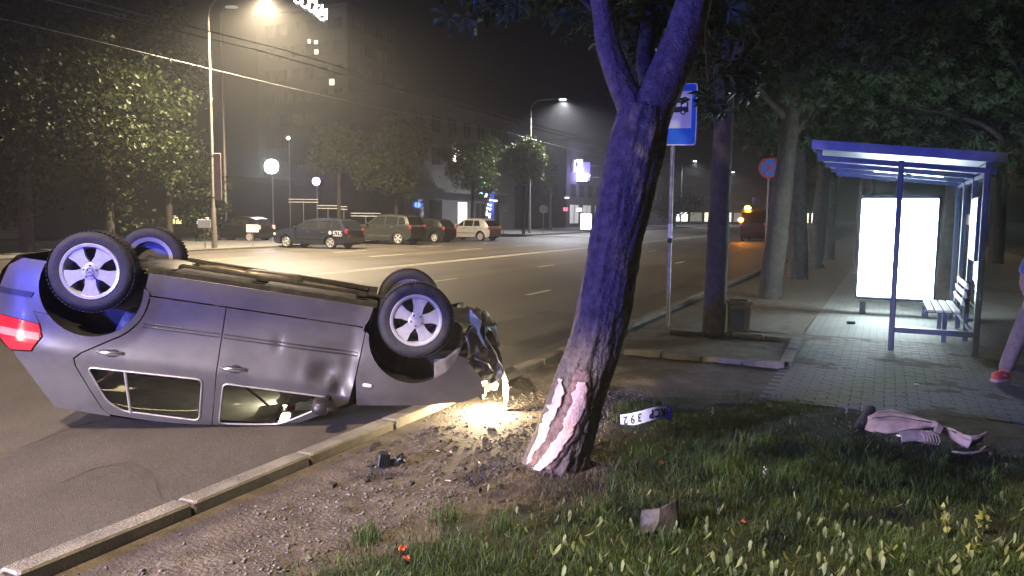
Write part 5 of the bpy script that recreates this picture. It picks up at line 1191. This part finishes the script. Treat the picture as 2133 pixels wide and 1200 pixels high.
# ================================================================== debris
def bend(me, fn):
    for v in me.vertices: v.co = fn(v.co)
pP_ = G(1350, 889); plate = thing('licence_plate', 'bent white licence plate KCP 392 lying upside down in the grass', 'licence plate', (pP_.x, pP_.y+.02, .085), R(3))
Mt = Matrix.Rotation(R(-16), 4, 'X') @ Matrix.Rotation(PI/2, 4, 'X') @ Matrix.Rotation(PI, 4, 'Z')
def warp(c): x, y, z = c; return Mt @ Vector((x, y+.45*x*x-.01+.03*math.sin(x*9), z-.9*x*x+.03*math.cos(x*14)))
bb = MB(); bb.grid(lambda a, c: ((a-.5)*.44, (c-.5)*.112, 0), 40, 6); o = bb.build('plate_sheet', K['plate_white'], plate, fix=False); bend(o.data, warp); sm = o.modifiers.new('s', 'SOLIDIFY'); sm.thickness = .002; sm.offset = -1
bb = MB(); bb.grid(lambda a, c: (-.218+.046*a, (c-.5)*.108, .0015), 6, 6); o2 = bb.build('blue_band', K['plate_blue'], o, fix=False); bend(o2.data, warp)
for ch, x, s_, mm in (('K', -.135, .098, 'ink'), ('C', -.078, .098, 'ink'), ('P', -.022, .098, 'ink'), ('3', .075, .098, 'ink'), ('9', .128, .098, 'ink'), ('2', .181, .098, 'ink'), ('LT', -.195, .028, 'sign_white')):
    o2 = text_mesh(ch, s_, K[mm], 'plate_character', o, Matrix.Translation((x, -.002 if len(ch) < 2 else -.03, .0045)), .0012, .72, .002); bend(o2.data, warp)
for k in range(12):
    a = k*PI/6; bb = MB(); bb.prism([(-.195+.014*math.cos(a)+.003*math.cos(t), .018+.014*math.sin(a)+.003*math.sin(t)) for t in (0, 1.57, 3.14, 4.71)], .002, .003); o2 = bb.build('plate_star', K['sign_red'] if 0 else mat('star%d' % k, (.8, .7, .1)) if k == 0 else bpy.data.materials['star0'], o); bend(o2.data, warp)
for zz in (-.054, .054): bb = MB(); bb.tube([(-.218+.436*i/20, zz, .001) for i in range(21)], .0022, 5); o2 = bb.build('plate_rim', K['ink'], o); bend(o2.data, warp)

def gpath(pts): return [G(u, v, z) for u, v, z in pts]
pb = G(1900, 925); fr_ = thing('bumper_fragment', 'long torn pinkish bumper shell lying at the edge of the grass', 'bumper', (pb.x, pb.y, 0))
def rel(p): return p-Vector((pb.x, pb.y, 0))
rows_ = [(1806, 868, .12, 1800, 895, .03), (1825, 857, .17, 1815, 900, .04), (1855, 852, .19, 1850, 903, .05), (1900, 864, .18, 1895, 902, .06), (1940, 880, .16, 1938, 893, .10), (1960, 890, .14, 1956, 900, .09), (1968, 893, .13, 1970, 903, .08), (1985, 897, .13, 1985, 916, .05), (2005, 903, .12, 2003, 930, .02), (2022, 909, .11, 2016, 939, .0), (2036, 908, .12, 2030, 928, .03), (2053, 902, .14, 2046, 914, .07)]
rows_ = [(rel(G(a, b_, c)), rel(G(d, e, f))) for a, b_, c, d, e, f in rows_]
def shell(a, c):
    t = a*(len(rows_)-1); i = min(int(t), len(rows_)-2); q = t-i; p = rows_[i][0].lerp(rows_[i+1][0], q).lerp(rows_[i][1].lerp(rows_[i+1][1], q), c)
    p = p+Vector((0, -.6, .8))*(.045*math.sin(PI*c)**.6-.012*(abs(c-.45) < .07))
    return p+Vector((.01*noise.noise(p*14), .008*noise.noise(p*17), .010*noise.noise(p*15+Vector((3, 0, 0)))))
bb = MB(); bb.grid(shell, 60, 12); o = bb.build('bumper_skin', K['bumper'], fr_, 'full'); sm = o.modifiers.new('s', 'SOLIDIFY'); sm.thickness = .006
bb = MB(); k = 30; bb.tube([shell(.05+.6*i/k, .42)+Vector((0, -.006, .004)) for i in range(k+1)], .006, 6); bb.build('moulding_line', K['liner'], o, True)
bb = MB(); bb.box(rel(G(1955, 893, .14)), (.06, .02, .07), Matrix.Rotation(.4, 3, 'Y'), bev=.006); bb.build('bumper_clip', K['bumper'], fr_)
ml = G(1800, 895); t = thing('mudflap', 'dark oval rubber flap propped against the torn bumper', 'debris', (ml.x, ml.y, .09))
bb = MB(); bb.blob((0, 0, 0), .045, .02, .13, 3, 18, 10, Matrix.Rotation(.55, 3, 'Y')); bb.build('flap', K['rubber'], t, 'full'); bb = MB(); bb.lathe([(0, .012), (.012, .01), (.012, 0)], 10, Matrix.Translation((.03, -.018, .06)) @ Matrix.Rotation(PI/2, 4, 'X')); bb.build('fixing_hole', K['black'], t)
hm = G(1905, 925); t = thing('broken_lamp_unit', 'broken ribbed lamp glass lying before the torn bumper', 'debris', (hm.x, hm.y, .06))
bb = MB(); bb.grid(lambda a, c: (-.15+.24*a, -.06*math.sin(c*2.4)-.03, .05-.09*c+.02*math.sin(a*3)), 20, 8); o = bb.build('lens_shell', mat('lens_dirty', (.4, .36, .34), .25, var=.3), t, 'full'); sm = o.modifiers.new('s', 'SOLIDIFY'); sm.thickness = .004
for k in range(6):
    bb = MB(); x = .0+.022*k; bb.tube([(x-.02, -.035, .06), (x+.02, -.085, .035), (x+.035, -.09, -.01), (x+.03, -.07, -.045)], .005, 6); bb.build('lens_rib', K['bumper'], o, 'full')
bb = MB(); bb.tube([(-.16, -.03, .02), (-.06, -.07, .0), (.05, -.085, -.02)], .008, 6); bb.build('lens_edge', K['lens'], o, 'full')
st = G(2025, 955); t = thing('trim_strip', 'thin curved pale trim strip lying in the grass under the bumper', 'debris', (st.x, st.y, .06)); bb = MB(); bb.tube([(-.14, .02, -.015), (-.08, 0, -.02), (.0, -.01, -.015), (.07, 0, .0), (.12, .02, .012), (.15, .03, -.02)], [.006, .012, .01, .009, .012, .006], 6); bb.build('strip', K['bumper'], t, 'full'); bb = MB(); bb.tube([(.05, 0, 0), (.1, .01, .03)], .006, 6); bb.build('strip_tab', K['bumper'], t)

gp = G(1368, 1112); t = thing('plastic_shard', 'folded grey plastic sheet lying in the foreground grass', 'debris', (gp.x, gp.y, .0))
S = 4.1/FPX
def gsh(u, v, dy): p = D(u, v, gp.y+dy); return Vector((p.x-gp.x, p.y-gp.y, p.z))
LT, MT, RT, LM, MM, RM, LB, MBt, RB = gsh(1336, 1062, .05), gsh(1375, 1058, .0), gsh(1412, 1036, .06), gsh(1332, 1095, .0), gsh(1372, 1088, -.05), gsh(1415, 1085, .0), gsh(1326, 1116, -.04), gsh(1362, 1106, -.08), gsh(1392, 1116, -.05)
g9 = [[LT, MT, RT], [LM, MM, RM], [LB, MBt, RB]]
def fold(a, c):
    A_, C_ = a*2, c*2; i, j = min(int(A_), 1), min(int(C_), 1); p, q = A_-i, C_-j
    P = g9[i][j].lerp(g9[i][j+1], q).lerp(g9[i+1][j].lerp(g9[i+1][j+1], q), p); return P+Vector((0, .006*noise.noise(P*20), .004*noise.noise(P*25)))
bb = MB(); bb.grid(fold, 14, 14); o = bb.build('plastic_sheet', K['liner'], t, True); sm = o.modifiers.new('s', 'SOLIDIFY'); sm.thickness = .004
bb = MB(); bb.tube([gsh(1330, 1118, -.05), gsh(1352, 1122, -.08), gsh(1362, 1108, -.085)], .005, 6); bb.build('sheet_rim', K['liner'], t)
bp_ = G(815, 970); t = thing('broken_engine_part', 'black crumpled engine part lying on the dirt beside the kerb', 'debris', (bp_.x, bp_.y, .0), R(15)); rr = random.Random(3)
bb = MB(); bb.box((-.055, 0, .05), (.075, .07, .1), Matrix.Rotation(.15, 3, 'Y'), bev=.008); core = bb.build('housing', K['plastic'], t)
for k in range(5): bb = MB(); bb.box((-.08+.016*k, -.04, .05), (.006, .012, .085), Matrix.Rotation(.15, 3, 'Y')); bb.build('housing_rib', K['plastic'], core)
for k in range(9):
    p0 = Vector((-.02+rr.uniform(0, .09), rr.uniform(-.03, .03), rr.uniform(.01, .05))); p1 = p0+Vector((rr.uniform(-.01, .05), rr.uniform(-.03, .03), rr.uniform(.01, .06))); bb = MB(); bb.tube([p0, (p0+p1)/2+Vector((rr.uniform(-.01, .01), 0, .01)), p1], [rr.uniform(.006, .014), rr.uniform(.005, .012), rr.uniform(.004, .01)], 7); bb.build('broken_stub', K['plastic'], t, True)
bb = MB(); bb.box((.03, 0, .02), (.13, .06, .03), bev=.008); bb.build('base_plate', K['black'], t)
bb = MB(); bb.tube([(-.09, .0, .012), (-.14, .0, .01), (-.17, .01, .008)], .006, 6); bb.build('loose_rod', K['black'], t)
# dead leaves / petals
def deadleaf(u, v, sz, lb, seed):
    p = G(u, v); t = thing('fallen_leaf', lb, 'leaf', (p.x, p.y, lumpw(p)+.035), seed*1.3); 
    bb = MB(); bb.grid(lambda a, c: (sz*(a-.5), sz*.8*(c-.5)*(1-abs(2*a-1)**2.5*.8), sz*.5*abs(c-.5)+sz*.35*noise.noise((a*3+seed, c*3, 0))), 8, 8); bb.build('blade', K['leaf_orange'], t, 'full'); bb = MB(); bb.tube([(-sz*.5, 0, 0), (-sz*.8, .004, -.006)], .0018, 5); bb.build('stalk', K['bark_dark'], t)
deadleaf(838, 1162, .05, 'curled orange leaf, the larger of the two touching ones in the grass', 1); deadleaf(846, 1180, .04, 'curled orange leaf, the smaller of the two touching ones', 2)
deadleaf(1378, 978, .05, 'orange leaf in the grass between plate and plastic sheet', 3); deadleaf(1548, 1096, .03, 'tiny red leaf among the pale weed leaves', 4); deadleaf(1303, 918, .03, 'small orange leaf beside the bent licence plate', 5)
cn = G(1772, 680); t = thing('crushed_can', 'small dark crushed can lying on the paving by the shelter', 'can', (cn.x, cn.y, .06)); bb = MB(); bb.tube([(-.06, 0, 0), (-.02, .004, .004), (.02, -.004, 0), (.06, .005, .003)], [.026, .03, .026, .028], 10); bb.build('can_body', K['black'], t, True); bb = MB(); bb.tube([(.06, .005, .003), (.066, .005, .003)], .024, 10); bb.build('can_end', K['steel'], t, True)
pp_ = G(1908, 808); t = tag(MB().box((0, 0, .0), (.05, .025, .004), Matrix.Rotation(.2, 3, 'X')).build('paper_scrap', K['paper']), 'white scrap of paper on the paving before the shelter', 'paper'); t.location = (pp_.x, pp_.y, .04)

# ================================================================== gravel, grass and weeds
rng = np.random.default_rng(5)
def px_np(P): q = P-np.array(CAM); z = q@np.array(fw); return 1066.5+FPX*(q@np.array(cr))/z, 600-FPX*(q@np.array(cu))/z
def lump_np(X, Y): return np.array([lumpw(Vector((x, y, 0))) for x, y in zip(X, Y)])
GP = [(470, 1260), (560, 1195), (640, 1140), (720, 1100), (830, 1060), (940, 1015), (1030, 985), (1085, 965), (1250, 930), (1262, 850), (1300, 822), (1500, 815), (1650, 828), (1800, 846), (1900, 880), (2060, 915), (2300, 960), (2900, 1060)]
gx = np.array([p[0] for p in GP], float); gy = np.array([p[1] for p in GP], float)
def edge_px(u): return np.interp(u, gx, gy)
def scatter(n, x0, x1, y0, y1):
    X = rng.uniform(x0, x1, n); Y = rng.uniform(y0, y1, n); u, v = px_np(np.stack([X, Y, np.zeros(n)], 1)); return X, Y, u, v
def blades(X, Y, Z, h, w, lean_, m, name):
    n = len(X); a = rng.uniform(0, 2*PI, n); ln = rng.uniform(.1, 1, n)*lean_; dx, dy = np.cos(a), np.sin(a); b_ = rng.uniform(0, PI, n); sx, sy = np.cos(b_), np.sin(b_)
    V = np.zeros((n, 5, 3)); 
    for i, (t, ww) in enumerate(((0, 1), (0, -1), (.55, .75), (.55, -.75), (1, 0))):
        V[:, i, 0] = X+dx*ln*h*t*t+sx*w*ww; V[:, i, 1] = Y+dy*ln*h*t*t+sy*w*ww; V[:, i, 2] = Z-.005+h*(t-.35*ln*t*t)
    F = np.array([[0, 1, 3], [0, 3, 2], [2, 3, 4]])[None]+(np.arange(n)*5)[:, None, None]
    return mesh_np(name, V, F.reshape(-1, 3), m)
K['lawn_soil'] = mat('lawn_soil', (.04, .045, .022), .95, vs=7, c2=(.02, .022, .012), bump=.8, bs=40)
vg, fg, idx = [], [], {}
for i in range(118):
    for j in range(68):
        x, y = -2.2+.08*i, 2.6+.08*j; ok_ = True
        for dx, dy in ((0, 0), (.08, 0), (.08, .08), (0, .08)):
            uu, vv = px_np(np.array([[x+dx, y+dy, 0.]])); ok_ &= bool(vv[0] > edge_px(uu[0])+(78 if uu[0] < 1260 else 30)+50*noise.noise((x*2.2, y*2.2, 0)))
        if ok_ and math.hypot(x-TB.x, y-TB.y) > .42:
            q = []
            for a, c in ((i, j), (i+1, j), (i+1, j+1), (i, j+1)):
                if (a, c) not in idx: p = Vector((-2.2+.08*a+.02*noise.noise((a*.9, c*.9, 1)), 2.6+.08*c+.02*noise.noise((a*.9, c*.9, 5)), 0)); p.z = lumpw(p)+.012; idx[(a, c)] = len(vg); vg.append(p)
                q.append(idx[(a, c)])
            fg.append(tuple(q))
bb = MB(); bb.add(vg, fg); struct(bb.build('lawn', K['lawn_soil'], None, 'full'))
X, Y, u, v = scatter(330000, -2.2, 7.2, 2.6, 8.0)
dep = (v-edge_px(u))/60                                  # how far inside the grass, in 60 px steps
pat = np.array([noise.noise((x*1.1, y*1.1, 0)) for x, y in zip(X, Y)])
den = np.clip(dep/2.0+.55*pat*(dep < 2.2)+.04, 0, 1)*(dep > 0); trans = np.clip(1-dep/2.6, 0, 1)*(u < 1300)
dry = np.exp(-(((X-TB.x+.15)/.75)**2+((Y-TB.y+.3)/.6)**2))
keep = (rng.uniform(size=len(X)) < den*(.62+.5*pat)*(1-.35*dry)) & (np.hypot(X-TB.x, Y-TB.y) > .26)
X, Y, pat, dry, dep, trans = X[keep], Y[keep], pat[keep], dry[keep], dep[keep], trans[keep]; Z = lump_np(X, Y)
isdry = rng.uniform(size=len(X)) < np.clip(dry*1.1+.02+.6*trans, 0, .92)
h = rng.uniform(.035, .095, len(X))*(1+.5*np.clip(pat, -.5, 1))*np.clip(.5+dep*.25, .5, 1.15)
s_ = ~isdry
stuff(blades(X[s_], Y[s_], Z[s_], h[s_]*1.1, .003, .9, K['grass'], 'grass'), 'short green grass of the verge around the struck tree', 'grass')
stuff(blades(X[isdry], Y[isdry], Z[isdry], h[isdry]*.75, .0024, 1.5, K['grass_dry'], 'dry_grass'), 'dry trampled grass round the foot of the struck tree', 'grass')
# tall tufts
tx, ty_ = [], []
for uu, vv in ((1560, 940), (1600, 930), (1530, 960), (1790, 1000), (1830, 985), (1850, 1010), (1480, 1000), (1700, 1060), (1950, 980), (2050, 1010), (1650, 1010), (1290, 1010), (1330, 960), (1900, 1060), (1400, 1150), (1050, 1110), (760, 1130), (930, 1090)):
    p = G(uu, vv); k = 70; tx.append(p.x+rng.normal(size=k)*.05); ty_.append(p.y+rng.normal(size=k)*.05)
tx = np.concatenate(tx); ty_ = np.concatenate(ty_); stuff(blades(tx, ty_, lump_np(tx, ty_), rng.uniform(.09, .19, len(tx)), .003, .9, K['grass'], 'tall_grass'), 'taller grass tufts standing out of the lawn', 'grass')
# broad weed leaves
def broad(n, x0, x1, y0, y1, cond, m, name, lb, size=(.035, .075), lift=(.01, .06)):
    X, Y, u, v = scatter(n, x0, x1, y0, y1); k = cond(u, v); X, Y = X[k], Y[k]; n = len(X); Z = lump_np(X, Y)
    a = rng.uniform(0, 2*PI, n); el = rng.uniform(.25, 1.25, n); L = rng.uniform(*size, n); w = L*rng.uniform(.28, .42, n)
    d = np.stack([np.cos(a)*np.cos(el), np.sin(a)*np.cos(el), np.sin(el)], 1); sd_ = np.stack([-np.sin(a), np.cos(a), np.zeros(n)], 1); nn = np.cross(sd_, d)
    T = ((0, .12), (.25, .6), (.6, 1), (.85, .7), (1, .05)); V = np.zeros((n, 15, 3)); B = np.stack([X, Y, Z+rng.uniform(*lift, n)], 1)
    for i, (t, ww) in enumerate(T):
        c = B+d*(L*t)[:, None]-nn*(L*.25*t*t)[:, None]
        for j, q in enumerate((-1, 0, 1)): V[:, i*3+j] = c+sd_*(w*.5*ww*q*(1+.25*math.sin(i*2.3+j)))[:, None]+nn*(w*.16*abs(q)*ww)[:, None]
    F = []
    for i in range(4):
        for j in range(2): a0 = i*3+j; F += [[a0, a0+1, a0+4], [a0, a0+4, a0+3]]
    F = np.array(F)[None]+(np.arange(n)*15)[:, None, None]
    return stuff(mesh_np(name, V, F.reshape(-1, 3), m, None, True), lb, 'weeds')
broad(3000, -.5, 5.0, 2.9, 5.4, lambda u, v: (v > 1050-.0*u) & (v > edge_px(u)+70) & (u > 1150) & (rng.uniform(size=len(u)) < np.clip((v-1030)/170, 0, 1)), K['weed'], 'weed_leaves', 'pale broad weed leaves among the foreground grass')
broad(1500, -1.6, 5.0, 3.2, 6.5, lambda u, v: (v > edge_px(u)+25) & (rng.uniform(size=len(u)) < .35), K['weed'], 'scattered_weed_leaves', 'single broad weed leaves scattered through the lawn', (.025, .05), (.0, .03))
def weedplant(u, v, hgt, lb, m, seed, nl=16):
    p = G(u, v); t = thing('weed_plant', lb, 'plant', (p.x, p.y, lumpw(p))); rr = np.random.default_rng(seed); bb = MB(); bb.tube([(0, 0, 0), (.008, .0, hgt*.5), (.0, .006, hgt)], [.004, .003, .002], 6); bb.build('stem', K['weed'], t)
    z = rr.uniform(.25, 1.05, nl)*hgt; a = rr.uniform(0, 2*PI, nl); P = np.stack([.012*np.cos(a), .012*np.sin(a), z], 1); V, F = leaf_np(P, .04, rr, False, .1); mesh_np('foliage', V, F, m, t)
weedplant(1965, 1125, .16, 'yellowish leafy weed left of the taller one in the grass', K['weed_yellow'], 1); weedplant(2045, 1120, .18, 'tall yellowish leafy weed at the edge of the foreground grass', K['weed_yellow'], 2, 22); weedplant(2022, 1185, .15, 'low yellowish weed below the tall one', K['weed_yellow'], 3)
for i, (uu, vv, hg, lb) in enumerate(((1795, 868, .13, 'pale seed stalk left of the torn bumper'), (1815, 862, .14, 'pale seed stalk rising behind the torn bumper'), (1762, 872, .12, 'pale seed stalk in the grass before the paving'), (1483, 868, .07, 'short pale seed stalk behind the licence plate'), (1590, 1010, .11, 'white-tipped stalk in the middle of the lawn'))):
    p = G(uu, vv); t = thing('seed_stalk', lb, 'plant', (p.x, p.y, lumpw(p))); bb = MB(); bb.tube([(0, 0, 0), (.01, 0, hg*.6), (.004, 0, hg)], .0022, 5); bb.build('stem', K['weed'], t)
    for k in range(6): bb = MB(); bb.blob((.004+.01*math.sin(k*2.1), .008*math.cos(k*1.7), hg-.012*k), .005, .005, .008, 2, 7, 5); bb.build('seed_head', K['seed'], t)
# gravel
X, Y, u, v = scatter(48000, -3.2, 1.4, 3.2, 7.5); s_a = X*A.x+Y*A.y; n_a = X*N.x+Y*N.y-N0
pt_ = np.array([noise.noise((x*2.2, y*2.2, 4)) for x, y in zip(X, Y)])
k = (n_a < -.2) & (v < edge_px(u)+40) & (rng.uniform(size=len(X)) < np.clip(.16+.75*pt_+.5*np.exp(-((n_a+1.3)/.5)**2), .02, 1))
X, Y = X[k], Y[k]; n = len(X); Z = lump_np(X, Y); r_ = .0045+.012*rng.uniform(size=n)**4
ico = np.array([(1, 0, 0), (-1, 0, 0), (0, 1, 0), (0, -1, 0), (0, 0, 1), (0, 0, -1)], float); IF = np.array([(0, 2, 4), (2, 1, 4), (1, 3, 4), (3, 0, 4), (2, 0, 5), (1, 2, 5), (3, 1, 5), (0, 3, 5)])
V = np.stack([X, Y, Z+r_*.25], 1)[:, None, :]+(ico[None]*rng.uniform(.5, 1.3, (n, 6, 1))*np.array([1, 1, .7])+rng.normal(size=(n, 6, 3))*.2)*r_[:, None, None]
stuff(mesh_np('gravel', V, (IF[None]+(np.arange(n)*6)[:, None, None]).reshape(-1, 3), K['pebble']), 'loose gravel and dirt crumbs along the kerb', 'gravel')
# splinters of plastic and clods round the impact
rr = random.Random(9)
cl = MB()
for k in range(260):
    u_, v_ = rr.gauss(960, 130), rr.gauss(955, 45); p = G(u_, v_); s1, n1 = SN(p)
    if n1 > -.2: continue
    s_ = .008+.03*rr.random()**3; cl.box((p.x, p.y, lumpw(p)+s_*.2), (s_*2, s_*1.3, s_*.8), Matrix.Rotation(rr.uniform(0, 6), 3, 'Z') @ Matrix.Rotation(rr.uniform(-.5, .5), 3, 'X'), taper=rr.uniform(.4, .9))
stuff(cl.build('clods', K['soil'], None), 'dark clods and splinters thrown round the wreck nose', 'debris')
ch_ = MB()
for k in range(12):
    u_, v_ = rr.gauss(1020, 110), rr.gauss(930, 60); p = G(u_, v_); ch_.box((p.x, p.y, lumpw(p)+.012), (rr.uniform(.015, .04), rr.uniform(.006, .016), .004), Matrix.Rotation(rr.uniform(0, 6), 3, 'Z') @ Matrix.Rotation(rr.uniform(-.4, .4), 3, 'X'))
stuff(ch_.build('wood_chips', K['wood_bare'], None), 'pale bark chips scattered before the struck tree', 'debris')

# ================================================================== thin volume added to give the lamps a glare halo
hz = bpy.data.materials.new('glare_air'); hz.use_nodes = True; nt = hz.node_tree; nt.nodes.clear()
pv_ = nt.nodes.new('ShaderNodeVolumePrincipled'); pv_.inputs['Density'].default_value = .0022; pv_.inputs['Color'].default_value = (.9, .92, .95, 1); pv_.inputs['Anisotropy'].default_value = .72
om = nt.nodes.new('ShaderNodeOutputMaterial'); nt.links.new(pv_.outputs[0], om.inputs['Volume'])
bb = MB(); bb.box((0, 135, 17), (620, 590, 36.4)); hzo = bb.build('glare_haze', hz); hzo['kind'] = 'stuff'
